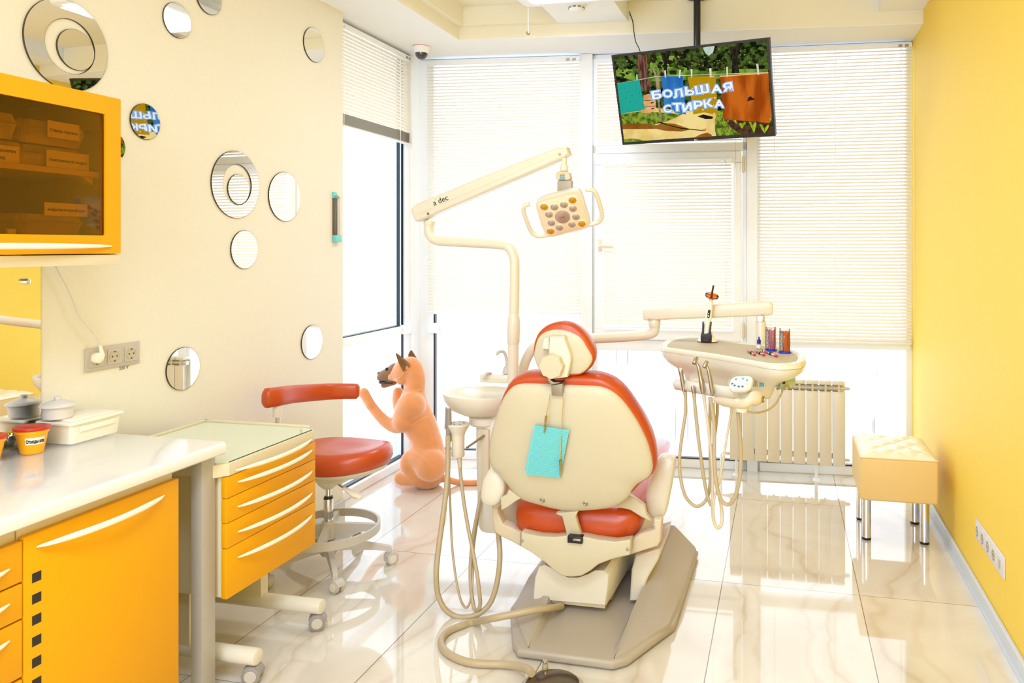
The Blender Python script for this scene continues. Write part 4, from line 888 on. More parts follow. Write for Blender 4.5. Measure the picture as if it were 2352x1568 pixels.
lob = [(kc[0] + kr * (1 + .045 * cos(8 * a)) * cos(a), kc[1] + kr * (1 + .045 * cos(8 * a)) * sin(a)) for a in [2 * pi * k / 96 for k in range(96)]]
mb = MB(); mb.pad(lob, hm, [(1.03, .03), (1.03, .062), (1.0, .068), (.97, .0695), (.5, .0705), (.02, .0705)]); mb.build('adjustment_knob', 'plastic_dark', t, 30)
mb = MB(); mb.box((0, 0, 0), (1, 1, 1)); mb.bm.clear()
nb = [(-0.0478, 0.2528), (-0.0039, 0.2634), (-0.0076, 0.2152), (-0.0484, 0.214)]
mb.prism(nb, bm_, -.03, .03, .003)
lv = [(-0.0544, -0.0756), (-0.0442, -0.0835), (-0.0419, -0.1062), (-0.0306, -0.114), (0.004, -0.1127), (0.0025, -0.1262), (-0.0396, -0.1279), (-0.0558, -0.1109)]
mb.prism(lv, hm, .0, .028, .004); mb.build('headrest_stem', 'steel', t, 30)

# bib and its chain
t = thing('patient_bib', 'folded turquoise paper bib clipped to a chain behind the chair backrest', 'bib', bm_ @ V((-.03, .03, .05)))
mb = MB()
A = [(-0.119, 0.1002), (0.0128, 0.0904), (-0.0381, -0.1115), (-0.1701, -0.1032)]; B_ = [(-0.1211, 0.095), (-0.0623, 0.0982), (-0.1027, -0.094), (-0.1721, -0.0877)]
def sheet(q, w0, n=26):
    for i in range(n):
        a, b = i / n, (i + 1) / n
        f = lambda s_, x: bm_ @ V((*[(q[0][j] + (q[1][j] - q[0][j]) * x) * (1 - s_) + (q[3][j] + (q[2][j] - q[3][j]) * x) * s_ for j in (0, 1)], w0 + .004 * sin(2.5 * s_ + x)))
        for k in range(6): mb.poly([f(a, k / 6), f(b, k / 6), f(b, (k + 1) / 6), f(a, (k + 1) / 6)])
sheet(B_, .040); sheet(A, .044); bmesh.ops.remove_doubles(mb.bm, verts=mb.bm.verts, dist=1e-5); mb.build('paper', 'teal', t, 180)
mb = MB(); n = 44
for i in range(n):
    s_ = (i + .5) / n; f = lambda x: bm_ @ V((*[(A[0][j] + (A[1][j] - A[0][j]) * x) * (1 - s_) + (A[3][j] + (A[2][j] - A[3][j]) * x) * s_ for j in (0, 1)], .0452 + .004 * sin(2.5 * s_ + x)))
    mb.tube([f(.02 + .96 * k / 5) for k in range(6)], .0008, 5)
mb.build('embossed_ribs', 'teal', t)
t = thing('bib_chain', 'brass ball chain with two clips hanging from the headrest stem', 'chain', bm_ @ V((-.02, .16, .04)))
def chain(pts):
    P = spline([bm_ @ V(p) for p in pts], 40); L = sum((b - a).length for a, b in zip(P, P[1:])); n = int(L / .0022); out = []; acc = 0
    q = [P[0]]; d = 0
    for a, b in zip(P, P[1:]):
        l = (b - a).length
        while acc + .0022 <= d + l: acc += .0022; q.append(a.lerp(b, (acc - d) / l))
        d += l
    mb = MB(); mb.tube(q, [.0021 if i % 2 else .0010 for i in range(len(q))], 6); return mb
ch = [[(-0.0513, 0.2234), (-0.0567, 0.1918), (-0.0632, 0.1662), (-0.0652, 0.147)], [(-0.0006, 0.2299), (-0.0098, 0.152), (-0.0204, 0.0448), (-0.0266, -0.0258)]]
for c in ch: chain([(p[0], p[1], .036 + .022 * i / 3) for i, p in enumerate(c)]).build('ball_chain', 'gold', t)
for a, b in (((-0.0656, 0.147), (-0.0797, 0.0792)), ((-0.0266, -0.0258), (-0.0324, -0.0903))):
    a, b = V((*a, .057)), V((*b, .057)); mb = MB()
    mb.tube([bm_ @ a, bm_ @ a.lerp(b, .35)], .0045, 10); mb.tube([bm_ @ a.lerp(b, .35), bm_ @ a.lerp(b, .42), bm_ @ a.lerp(b, .5), bm_ @ b], [.002, .0028, .0032, .0016], 10, flat=1.3); mb.build('clip', 'gold', t)

# ------------------------------------------------------------------ cuspidor column
UY = 3.05
t = thing('cuspidor_unit', 'ivory spittoon column with round bowl and taps behind the chair', 'cuspidor', (-1.17, UY, 0))
c0 = (-1.1923, 3.05, 0.2329); c1 = (-1.1923, 3.05, 0.7392); lx = (-1.3005, 3.05, 0.6302)[0]; w = (c0[0] - lx)
mb = MB()
rg = []
for z, k in ((c0[2], .82), (c0[2] + .02, .9), (c1[2] - .24, .96), (c1[2] - .1, 1), (c1[2] - .04, .97), (c1[2] - .012, .8), (c1[2], .5)):
    rg.append([(c0[0] + a * k, UY + .02 + b_ * k, z) for a, b_ in rrect(2 * w, .17, .07, 6)])
mb.loft(rg); col = mb.build('column', 'plastic', t, 50)
mb = MB(); mb.box((c0[0] - .02, UY - .02, .25), (-.85, UY + .06, .31), .01); mb.build('chair_mount', 'plastic', t)
mb = MB(); mb.box((c0[0] - .06, UY - .075, c1[2] - .32), (c0[0] - .02, UY - .04, c1[2] - .06), .008); mb.build('side_panel', 'plastic_dark', t)
bc = (-1.2723, 3.05, 0.8109)
bz = bc[2]; bx_ = bc[0]; R_ = bx_ - (-1.4472, 3.05, 0.8035)[0]
mb = MB(); mb.lathe([(R_ * .42, -.088), (R_ * .5, -.085), (R_ * .8, -.06), (R_ * .95, -.025), (R_ * .99, .0), (R_ * .985, .008), (R_ * .95, .009), (R_ * .88, -.004), (R_ * .6, -.03), (R_ * .2, -.045), (0, -.046)], (bx_, UY, bz), seg=48, sy=.86); mb.build('bowl', 'plastic', t, 60)
mb = MB(); mb.lathe([(R_ * .40, -.128), (R_ * .44, -.12), (R_ * .44, -.093), (R_ * .40, -.0885)], (bx_ + .02, UY, bz), seg=40); mb.lathe([(R_ * .36, -.19), (R_ * .36, -.125)], (bx_ + .045, UY, bz), seg=32); mb.build('bowl_collar', 'plastic', t)
k0, k1 = (-1.3077, 3.13, 0.8501), (-1.1747, 3.13, 0.8879)
mb = MB(); mb.box((k0[0], 3.10, k0[2]), (k1[0], 3.17, k1[2]), .006); mb.build('tap_block', 'plastic', t)
mb = MB(); p = (-1.2585, 3.1, 0.8611); mb.tube(spline([(p[0], 3.12, p[2] - .0), (p[0], 3.11, p[2] + .03), (p[0] - .005, 3.07, p[2] + .034), (p[0] - .008, 3.055, p[2] + .015)], 6), .006, 12)
p = (-1.193, 3.13, 0.893); mb.tube(spline([(p[0], 3.13, p[2]), (p[0] + .002, 3.13, p[2] + .05), (p[0] - .005, 3.12, p[2] + .09), (p[0] - .02, 3.10, p[2] + .098), (p[0] - .03, 3.09, p[2] + .085)], 6), .007, 12); mb.lathe([(.018, 0), (.014, .02), (.008, .03)], (p[0], 3.13, p[2])); mb.build('tap', 'grey_light', t)

# ------------------------------------------------------------------ operating light on its post
LY = 3.05
t = thing('operating_light', 'ivory dental lamp with angled arm and twelve round lenses', 'dental lamp', (-1.1269, 3.05, 0.8824))
P_ = [(-1.1309, 3.05, 0.8168), (-1.1309, 3.05, 1.0316), (-1.1289, 3.05, 1.1344), (-1.1269, 3.05, 1.1998), (-1.125, 3.05, 1.3492), (-1.1289, 3.05, 1.4052), (-1.1566, 3.05, 1.45), (-1.2082, 3.05, 1.4594), (-1.3288, 3.05, 1.467), (-1.4513, 3.05, 1.4729), (-1.4967, 3.05, 1.4806), (-1.5195, 3.05, 1.5037), (-1.5237, 3.05, 1.5382), (-1.5195, 3.05, 1.565)]
mb = MB(); mb.cyl((P_[0][0], LY, P_[0][2] - .25), P_[1], .0235, seg=24); mb.build('post_base', 'plastic', t)
mb = MB(); mb.tube([V(P_[1]), V(P_[1]) + V((0, 0, .01)), V(P_[2]), V(P_[2]) + V((0, 0, .03))], [.024, .0275, .0275, .021], 24); mb.build('post_sleeve', 'plastic', t)
mb = MB(); mb.tube([P_[2]] + spline(P_[3:], 6), [.0205] + [.0215] * (len(spline(P_[3:], 6)) - 5) + [.024] * 5, 20); mb.build('swivel_tube', 'plastic', t)
a0_, a1_ = V((-1.58, 3.03, 1.5858)), V((-0.8575, 2.97, 1.8417))
ud = (a1_ - a0_).normalized(); vd = (V((0, 0, 1)) - ud * ud.z).normalized(); nd = ud.cross(vd)
am = Matrix((ud, vd, nd)).transposed().to_4x4(); am.translation = a0_; AL = (a1_ - a0_).length
mb = MB(); ao = [(.0, .012), (.006, -.030), (.02, -.036), (AL * .30, -.031), (AL * .96, -.022), (AL, -.016), (AL, .016), (AL * .96, .031), (AL * .5, .040), (.03, .040), (.004, .030)]
mb.prism(ao, am, -.028, .028, .012); arm = mb.build('spring_arm', 'plastic', t, 35)
mb = MB(); mb.tube([am @ V(p) for p in ((.03, -.008, .0282), (AL * .98, .002, .0282), (AL * .98, .026, .0282))], .0006, 5); mb.build('seam', 'plastic_dark', arm)
mb = MB(); mb.lathe([(.006, 0), (.006, .002), (0, .0022)], am @ V((.08, -.022, .028)), nd, 14); mb.lathe([(.006, 0), (.006, .002), (0, .0022)], am @ V((AL - .035, -.004, .028)), nd, 14); mb.build('pin', 'steel', arm)
tx0 = am @ V((.118, .0, .0288)); tm = am.copy(); tm.translation = tx0
mb = MB(); mb.text('a dec', .036, tm); mb.lathe([(.0016, 0), (.0016, .0005)], tm @ V((.0185, .024, 0)), nd, 8); mb.build('lettering', 'ink', arm)
hn = [(-0.8784, 2.965, 1.8148), (-0.8784, 2.965, 1.7826), (-0.8784, 2.965, 1.7826), (-0.8784, 2.965, 1.7593)]
mb = MB(); mb.cyl(hn[0], hn[1], .0115, seg=18); mb.cyl(hn[2], hn[3], .0175, seg=20); mb.build('neck', 'plastic', t)
lp = fmat('lamp')
sw = [(-0.9129, 2.95, 1.7334), (-0.9086, 2.95, 1.754), (-0.897, 2.95, 1.7592), (-0.8639, 2.95, 1.7578), (-0.8523, 2.95, 1.7496), (-0.8481, 2.95, 1.7258), (-0.8573, 2.95, 1.7212), (-0.9036, 2.95, 1.723)]
mb = MB(); mb.prism([(p[0], p[2]) for p in sw], YZ(2.95), -.035, 0, .005); sp = mb.build('switch_block', 'plastic_dark', t)
for i, (yy, c) in enumerate(((553, 'yellowm'), (578, 'cyan'), (600, 'cyan'), (622, 'cyan'))):
    q = [(-0.8921, 2.947, 1.9234), (-0.8716, 2.947, 1.9227)]; z = (-0.8828, 2.947, 1.7475)[2] - i * .0075
    mb = MB(); mb.box((q[0][0], 2.9465, z - .002), (q[1][0], 2.951, z + .002), .0006); mb.build('switch_mark', c, sp)
q = [(-0.9065, 2.955, 1.721), (-0.8449, 2.955, 1.7198), (-0.8449, 2.955, 1.6785), (-0.9065, 2.955, 1.6731)]
mb = MB(); mb.box((q[0][0], 2.955, q[3][2] - .01), (q[1][0], 2.985, q[0][2]), .004); mb.build('bracket', 'base_grey', t)
head = spl2([(-0.0848, 0.0718), (-0.0712, 0.0853), (-0.0359, 0.093), (0.0234, 0.0945), (0.0756, 0.0947), (0.0985, 0.0843), (0.1056, 0.0639), (0.1048, 0.0038), (0.1031, -0.0535), (0.0937, -0.0764), (0.0737, -0.0882), (0.0007, -0.0907), (-0.071, -0.0933), (-0.0881, -0.0828), (-0.0936, -0.0575), (-0.0929, -0.0028), (-0.0898, 0.0503)], 3)
mb = MB(); mb.pad(head, lp, [(.7, -.05), (.9, -.045), (1.0, -.03), (1.03, -.012), (1.03, -.002), (1.0, .003), (.96, .003)]); mb.build('lamp_head', 'plastic', t, 50)
face = spl2([(-0.0843, 0.0603), (-0.0716, 0.0741), (-0.0367, 0.0801), (0.0192, 0.0806), (0.0745, 0.0801), (0.0915, 0.0713), (0.0961, 0.0514), (0.0961, 0.0022), (0.0962, -0.0556), (0.0885, -0.0712), (0.0729, -0.0789), (0.0032, -0.0826), (-0.0652, -0.0856), (-0.0827, -0.0763), (-0.0878, -0.0551), (-0.0887, 0)], 3)
mb = MB(); mb.pad(face, lp, [(1, 0), (1, .005), (.98, .0062), (.02, .0062)]); fc = mb.build('lamp_face', 'lamp_face', t, 40)
for i, p in enumerate([(-0.0562, 0.0569), (0.0638, 0.0583), (-0.0663, -0.0618), (0.0693, -0.0591), (-0.0164, 0.0458), (0.0246, 0.0466), (0.0545, 0.0199), (-0.0478, 0.0176), (0.0558, -0.0207), (-0.0506, -0.0235), (-0.0253, -0.0543), (0.0291, -0.0527)]):
    mb = MB(); c = lp @ V((p[0], p[1], .006)); n_ = frame('lamp')[3]
    mb.lathe([(.0168, 0), (.0172, .0025), (.0162, .003), (.0155, .001)], c, n_, 20); mb.lathe([(.0155, .001), (.012, .0035), (.006, .0045), (0, .0048)], c, n_, 20, mi=1)
    mb.build('lens', ['handle', 'lens_amber' if i < 4 else 'lens_grey'], fc)
cc = (0.0019, -0.0068)
mb = MB(); mb.lathe([(.031, 0), (.031, .0015), (.029, .002), (0, .0035)], lp @ V((*cc, .006)), frame('lamp')[3], 32); cd_ = mb.build('centre_disc', 'lens_grey', fc)
mb = MB(); mb.text('a dec', .011, lp @ Matrix.Translation((cc[0] - .013, cc[1] - .003, .0102)), align='LEFT'); mb.build('lettering', 'redm', cd_)
for pts in ([(-0.075, -0.0842), (-0.105, -0.0825), (-0.1303, -0.0767), (-0.1463, -0.055), (-0.1495, -0.0214), (-0.1493, 0.0196), (-0.1473, 0.0537), (-0.1368, 0.072), (-0.1235, 0.0773), (-0.1112, 0.0794)], [(0.0818, -0.0773), (0.1149, -0.078), (0.1376, -0.0741), (0.1562, -0.0517), (0.1624, -0.0073), (0.1622, 0.0455), (0.1574, 0.0691), (0.1444, 0.0806), (0.1233, 0.086)]):
    mb = MB(); s_ = spline([lp @ V((p[0], p[1], -.006)) for p in pts], 6); mb.tube(s_, [.0075] + [.0095] * (len(s_) - 3) + [.008, .005], 14); mb.build('handle', 'plastic', t, 60)

# ------------------------------------------------------------------ delivery arm and tray
t = du = thing('delivery_unit', 'ivory instrument tray on a jointed arm with handpiece rail and control pad', 'instrument tray', (-0.1741, 2.85, 1.0674))
ap = [(-1.1473, 3.2, 0.7874), (-1.1452, 3.2, 0.8598), (-1.1308, 3.2, 0.9306), (-1.098, 3.2, 0.9882), (-1.049, 3.2, 1.0207), (-0.96, 3.2, 1.0367), (-0.742, 3.2, 1.052), (-0.6064, 3.2, 1.065), (-0.5566, 3.2, 1.0757), (-0.5433, 3.2, 1.091), (-0.5433, 3.2, 1.1192)]
mb = MB(); s_ = spline(ap, 6); mb.tube(s_, [.023] * len(s_), 20); e = V(ap[-1]); mb.tube([e - V((0, 0, .02)), e - V((0, 0, .01)), e + V((0, 0, .012)), e + V((0, 0, .018))], [.0225, .027, .027, .023], 20); mb.build('rigid_arm', 'plastic', t, 60)
mb = MB(); mb.cyl(e, e + V((0, 0, .04)), .014, seg=16); mb.build('arm_joint', 'steel', t); pb = (-0.0923, 3.19, 1.1338); mb = MB(); mb.box((pb[0] - .016, 3.176, pb[2] - .03), (pb[0] + .016, 3.206, pb[2] + .03), .003); mb.build('arm_joint', 'steel', t)
b0_, b1_ = V((-0.5891, 3.2, 1.1616)), V((-0.0426, 3.2, 1.1956))
ud = (b1_ - b0_).normalized(); vd = (V((0, 0, 1)) - ud * ud.z).normalized(); nd = ud.cross(vd); am = Matrix((ud, vd, nd)).transposed().to_4x4(); am.translation = b0_; AL = (b1_ - b0_).length
mb = MB(); mb.prism([(0, -.024), (.01, -.030), (AL - .02, -.031), (AL, -.024), (AL, .02), (AL - .012, .030), (.02, .021), (0, .015)], am, -.035, .03, .008); ba = mb.build('balance_arm', 'plastic', t, 35)
for u_ in (.03, AL - .045):
    mb = MB(); mb.lathe([(.0045, 0), (.0045, .001), (0, .0015)], am @ V((u_, -.021, .030)), nd, 12); mb.build('pin', 'steel', ba)
pt, pq = (-0.0923, 3.19, 1.1374), (-0.0923, 3.19, 1.0247)
mb = MB(); mb.cyl((pt[0], 3.19, pq[2] - .06), (pt[0], 3.19, pt[2]), .0225, seg=22, bevel=.003); mb.build('tray_post', 'plastic', t)
rim = spl2([(-0.4811, 2.9777, 1.05), (-0.4908, 3.1012, 1.05), (-0.4786, 3.2135, 1.05), (-0.4467, 3.2821, 1.05), (-0.4047, 3.319, 1.05), (-0.3414, 3.2936, 1.05), (-0.2703, 3.2146, 1.05), (-0.1551, 3.1264, 1.05), (-0.069, 3.0849, 1.05), (0.0135, 2.9918, 1.05), (0.0633, 2.8992, 1.05), (0.0795, 2.7929, 1.05), (0.0748, 2.6901, 1.05), (0.0572, 2.6193, 1.05), (0.0221, 2.5838, 1.05), (-0.0229, 2.574, 1.05), (-0.0687, 2.5985, 1.05), (-0.1512, 2.6776, 1.05), (-0.2521, 2.7683, 1.05), (-0.3366, 2.8255, 1.05), (-0.4217, 2.8868, 1.05), (-0.4598, 2.9185, 1.05)], 3)
I4 = Matrix.Identity(4); rc_ = (sum(p[0] for p in rim) / len(rim), sum(p[1] for p in rim) / len(rim))
hd = V((.866, -.5))
mb = MB(); mb.pad(rim, I4, [(.60, .905), (.63, .925), (.66, .95), (.74, .972), (.90, .995), (.985, 1.018), (1.0, 1.036)]); tb = mb.build('tray_body', 'plastic', t, 60)
mb = MB(); mb.pad(rim, I4, [(.99, 1.036), (1.0, 1.0375), (.99, 1.05), (.965, 1.056), (.93, 1.056), (.90, 1.049), (.5, 1.0488)]); mb.build('tray_rim', 'plastic', t, 60)
mb = MB(); mb.pad([(rc_[0] + (a - rc_[0]) * .9, rc_[1] + (b_ - rc_[1]) * .9) for a, b_ in rim], I4, [(1, 1.049), (.99, 1.0512), (.02, 1.0512)]); mb.build('tray_mat', 'tray_mat', t)
# rail in front with the handle, pad and holders
r0, r1 = V((-0.3919, 2.82, 0.9294)), V((-0.0933, 2.5, 0.957))
dr = (r1 - r0).normalized()
mb = MB(); mb.tube([r0 - dr * .012, r0 - dr * .008, r0, r0.lerp(r1, .5), r1, r1 + dr * .02], [.006, .016, .021, .022, .022, .02], 20, flat=.9); rail = mb.build('handpiece_rail', 'plastic', t, 60)
mb = MB(); bq = V((rc_[0] - .09, rc_[1] + .02, .935)); mb.tube([r0.lerp(r1, .2) + V((.02, .03, .005)), V((rc_[0] - .13, rc_[1] + .05, .94))], [.02, .03], 12); mb.tube([r0.lerp(r1, .75) + V((.01, .03, .005)), V((rc_[0] + .02, rc_[1] - .03, .935))], [.025, .035], 12); mb.build('rail_bracket', 'plastic', t)
hp = [(-0.2336, 2.585, 0.9271), (-0.2189, 2.56, 0.9292), (-0.1756, 2.5, 0.9343), (-0.1389, 2.46, 0.939), (-0.1179, 2.445, 0.9464), (-0.1014, 2.45, 0.9563), (-0.0822, 2.475, 0.9607)]
mb = MB(); s_ = spline(hp, 6); n = len(s_); mb.tube(s_, [.005 + .0105 * min(1, i / 10) for i in range(n - 8)] + [.0165, .018, .020, .0225, .024, .0245, .024, .020], 18); hh = mb.build('tray_handle', 'plastic_dark', t, 60)
q = V(hp[-1]); mb = MB(); mb.lathe([(.011, 0), (.011, .003), (.008, .0035), (.007, .002), (0, .0025)], q + V((.017, -.012, -.002)), (.8, -.6, 0), 18); mb.build('lock_screw', 'steel', hh)
k0 = V((-0.131, 2.47, 0.9253)); mb = MB(); mb.cyl(k0 - V((0, 0, .012)), k0 + V((0, 0, .03)), .021, .024, 20, .004); mb.build('cable_boss', 'plastic', t)
kp = V((-0.136, 2.5, 1.0003)); ku = V((.95, -.25, .10)).normalized(); kn_ = V((-.05, -.55, .80)).normalized(); kn_ = (kn_ - ku * kn_.dot(ku)).normalized(); kv = kn_.cross(ku); km = Matrix((ku, kv, kn_)).transposed().to_4x4(); km.translation = kp
mb = MB(); mb.pad(rrect(.078, .066, .022, 6), km, [(.45, -.05), (.5, -.03), (.8, -.018), (.98, -.010), (1, -.003), (.95, .002), (.02, .003)]); kpad = mb.build('control_pad', 'plastic', t, 50)
for i in range(9):
    x, y = ((-.02, .017), (.004, .019), (.019, .011), (-.028, -.004), (-.018, -.013), (-.003, -.018), (.010, -.018), (.024, -.006), (0, .002))[i]
    mb = MB(); m2 = km @ Matrix.Translation((x, y, .0028)); mb.lathe([(.0042, 0), (.0042, .0008), (.003, .0008), (.003, .0002), (0, .0002)] if i < 8 else [(.0015, 0), (.0015, .0006), (0, .0006)], (0, 0, 0), None, 12)
    mb.bm.transform(m2); mb.build('key_mark', ('cyan', 'cyan', 'cyan', 'bluem', 'bluem', 'bluem', 'bluem', 'plastic_dark', 'plastic_dark')[i], kpad)
for i, (p, c) in enumerate(zip([(-0.0988, 2.6, 0.9685), (-0.0843, 2.6, 0.9677), (-0.0712, 2.6, 0.9689)], ('grey_plastic', 'hose', 'cyan'))):
    mb = MB(); mb.cyl((p[0], 2.66, p[2] - .006), (p[0], 2.66, p[2] + .02), .006, seg=10, bevel=.001); mb.build('air_knob', c, t)

def handpiece(name, label, body, bm_mat, hose, r_h=.0058, extra=None, hmat='hose', tip=None, flag='instruments in the tray rail'):
    o = thing(name, label, 'dental instrument', body[0][0], flag)
    mb = MB(); P = [b_[0] for b_ in body]; Rr = [b_[1] for b_ in body]; mb.tube(P, Rr, 16); mb.build('grip', bm_mat, o, 50)
    if extra: extra(o)
    s_ = spline(hose, 7); mb = MB(); n = len(s_); mb.tube(s_, [r_h * 1.25] * 3 + [r_h] * (n - 3), 12); mb.build('hose', hmat, o, 60)
    return o
# four instruments; their hoses loop under the rail
def tip_(o):
    q = [(-0.3737, 2.76, 0.9967), (-0.3788, 2.76, 0.9996), (-0.3993, 2.76, 1.0122), (-0.4209, 2.76, 1.0252), (-0.4407, 2.76, 1.0284)]; mb = MB(); mb.tube(spline(q, 5), .0022, 8); mb.build('nozzle', 'steel', o)
    q = [(-0.3697, 2.745, 1.0019), (-0.365, 2.745, 1.0001)]; mb = MB()
    for p in q: mb.lathe([(.0035, 0), (.0035, .002), (0, .0025)], p, (0, -1, .3), 10)
    mb.build('button', 'grey_light', o)
b = [(-0.3733, 2.76, 1.0029), (-0.3717, 2.76, 0.9975), (-0.3686, 2.76, 0.982), (-0.3655, 2.76, 0.9646), (-0.3623, 2.76, 0.9491), (-0.36, 2.76, 0.9356), (-0.3584, 2.76, 0.922), (-0.3576, 2.76, 0.9143)]
handpiece('air_syringe', 'chrome air water syringe with thin bent nozzle, first in the tray rail', list(zip(b, (.006, .0095, .0085, .008, .0088, .0092, .007, .006))), 'steel',
    [(-0.3541, 2.76, 0.9152), (-0.3516, 2.76, 0.8803), (-0.3522, 2.76, 0.8358), (-0.3598, 2.75, 0.7806), (-0.3681, 2.74, 0.713), (-0.3705, 2.73, 0.6588), (-0.3647, 2.72, 0.6056), (-0.3496, 2.71, 0.5534), (-0.3283, 2.71, 0.5238), (-0.3052, 2.71, 0.5124), (-0.2814, 2.72, 0.5226), (-0.265, 2.73, 0.553), (-0.2594, 2.75, 0.6098), (-0.2626, 2.77, 0.6986), (-0.2641, 2.78, 0.7912), (-0.2635, 2.78, 0.8866)], .0062, tip_)
b = [(-0.3186, 2.7, 0.9481), (-0.3178, 2.7, 0.9444), (-0.3163, 2.7, 0.933), (-0.314, 2.7, 0.9217)]
handpiece('empty_tubing_coupler', 'short chrome coupler on a hose, without handpiece, second in the tray rail', list(zip(b, (.0065, .0075, .0075, .006))), 'steel',
    [(-0.314, 2.7, 0.9219), (-0.3109, 2.7, 0.8818), (-0.3047, 2.7, 0.8201), (-0.295, 2.69, 0.7488), (-0.2851, 2.69, 0.6754), (-0.274, 2.69, 0.6022), (-0.263, 2.69, 0.5537), (-0.2519, 2.69, 0.5286), (-0.2455, 2.7, 0.5319), (-0.2482, 2.71, 0.5668), (-0.2504, 2.72, 0.6318), (-0.2482, 2.73, 0.7101), (-0.2408, 2.73, 0.7791), (-0.2339, 2.73, 0.8355), (-0.2327, 2.73, 0.8854)], .0064)
def head1(o):
    q = V((-0.3026, 2.64, 1.0488)); mb = MB(); mb.cyl(q - V((.004, .008, .010)), q + V((.004, .008, .010)), .0075, seg=16, bevel=.001); mb.build('head', 'steel', o)
b = [(-0.3052, 2.65, 1.0491), (-0.3007, 2.65, 1.0418), (-0.2925, 2.65, 1.0271), (-0.2888, 2.65, 1.0105), (-0.2851, 2.65, 0.9883), (-0.2821, 2.65, 0.9772), (-0.2791, 2.65, 0.9588), (-0.2776, 2.65, 0.9477), (-0.2761, 2.65, 0.931)]
handpiece('handpiece', 'longer dental drill handpiece with angled head and dark grip', list(zip(b, (.004, .0045, .0068, .0078, .0078, .0095, .0105, .0095, .0055))), 'steel',
    [(-0.2736, 2.65, 0.9253), (-0.2675, 2.65, 0.8819), (-0.2593, 2.64, 0.836), (-0.252, 2.64, 0.776), (-0.2454, 2.64, 0.716), (-0.2412, 2.64, 0.656), (-0.2418, 2.64, 0.5896), (-0.2403, 2.63, 0.5268), (-0.2361, 2.63, 0.4911), (-0.2242, 2.63, 0.4704), (-0.2119, 2.64, 0.4786), (-0.2091, 2.65, 0.5042), (-0.2141, 2.66, 0.5427), (-0.2246, 2.67, 0.5873), (-0.2363, 2.68, 0.6445), (-0.2409, 2.69, 0.7211), (-0.2421, 2.69, 0.8132), (-0.2427, 2.69, 0.893)], .0058, head1, 'hose_light')
def head2(o):
    q = V((-0.2619, 2.59, 1.0448)); mb = MB(); mb.cyl(q - V((.005, .006, .010)), q + V((.005, .006, .010)), .0072, seg=16, bevel=.001); mb.build('head', 'steel', o)
b = [(-0.264, 2.6, 1.045), (-0.2585, 2.6, 1.0379), (-0.2527, 2.6, 1.0235), (-0.2491, 2.6, 1.0073), (-0.2455, 2.6, 0.9874), (-0.2426, 2.6, 0.9711), (-0.2397, 2.6, 0.9567), (-0.2386, 2.6, 0.9494), (-0.2404, 2.6, 0.9348)]
handpiece('handpiece', 'shorter dental drill handpiece with small head, last in the tray rail', list(zip(b, (.004, .005, .0062, .0068, .0072, .0078, .0085, .0075, .005))), 'steel',
    [(-0.2465, 2.6, 0.9302), (-0.2399, 2.6, 0.8936), (-0.234, 2.6, 0.8464), (-0.2317, 2.6, 0.7871), (-0.2322, 2.6, 0.7277), (-0.2287, 2.6, 0.6627), (-0.2187, 2.6, 0.604), (-0.2033, 2.6, 0.5725), (-0.1863, 2.6, 0.5649), (-0.1681, 2.59, 0.5813), (-0.1518, 2.58, 0.6268), (-0.142, 2.57, 0.6889), (-0.1391, 2.56, 0.7558), (-0.142, 2.54, 0.8301), (-0.1466, 2.52, 0.8976)], .0066, head2)
mb = MB(); mb.tube(spline([(-0.1673, 2.56, 0.9112), (-0.1755, 2.57, 0.8678), (-0.1878, 2.58, 0.8004), (-0.1985, 2.59, 0.7325), (-0.2098, 2.6, 0.6698), (-0.2225, 2.61, 0.6125), (-0.2343, 2.61, 0.5759), (-0.2382, 2.62, 0.5184)], 6), .0045, 10)
ho = mb.build('spare_hose', 'hose_light'); tag(ho, 'thin loose hose hanging from under the tray handle', 'hose')
# scaler box under the tray's end
gx = [(-0.0407, 2.72, 0.9893), (-0.0096, 2.72, 0.9905), (-0.0096, 2.72, 0.955), (-0.0407, 2.72, 0.9668)]
bxm = V((-0.0059, 2.74, 0.9722)); bu = V((.80, -.60, 0)); bm2 = Matrix((bu, V((0, 0, 1)), bu.cross(V((0, 0, 1))))).transposed().to_4x4(); bm2.translation = bxm
t = thing('scaler_box', 'small grey scaler box with green control panel under the tray', 'control box', bxm)
mb = MB(); mb.box((-.075, -.02, -.03), (.0, .028, .03), .003, bm2); mb.build('casing', 'box_grey', t)
fm = Matrix.Translation(bxm) @ Matrix.Rotation(rad(-6), 4, 'Z') @ Matrix(((.766, 0, .643, 0), (.643, 0, -.766, 0), (0, 1, 0, 0), (0, 0, 0, 1)))
fm = Matrix.Translation(bxm + V((.005, -.004, 0))) @ Matrix.Rotation(rad(28), 4, 'Z') @ Matrix(((1, 0, 0, 0), (0, 0, -1, 0), (0, 1, 0, 0), (0, 0, 0, 1)))
mb = MB(); mb.prism([(-.012, -.030), (.048, -.016), (.048, .034), (-.012, .020)], fm, -.02, .004, .002); fp = mb.build('front_panel', 'green_box', t)
for x0, y0, x1, y1, c in ((-.004, -.010, .006, .006, 'dark'), (.022, .012, .030, .016, 'redm'), (.018, -.008, .022, -.004, 'yellowm'), (.026, -.006, .030, -.002, 'yellowm'), (.038, .0, .043, .012, 'teal_plastic')):
    mb = MB(); mb.box((x0, y0, .0036), (x1, y1, .0052), 0, fm); mb.build('panel_mark', c, fp)
mb = MB(); mb.tube(spline([fm @ V((.03, -.02, -.006))] + [V(p) for p in [(0.0014, 2.7, 0.9535), (-0.0076, 2.66, 0.9386), (-0.0231, 2.6, 0.9208), (-0.0433, 2.55, 0.9108), (-0.0695, 2.5, 0.9087), (-0.0955, 2.47, 0.9122), (-0.1136, 2.46, 0.9162)]], 6), .0038, 8); mb.build('cable', 'hose', t)

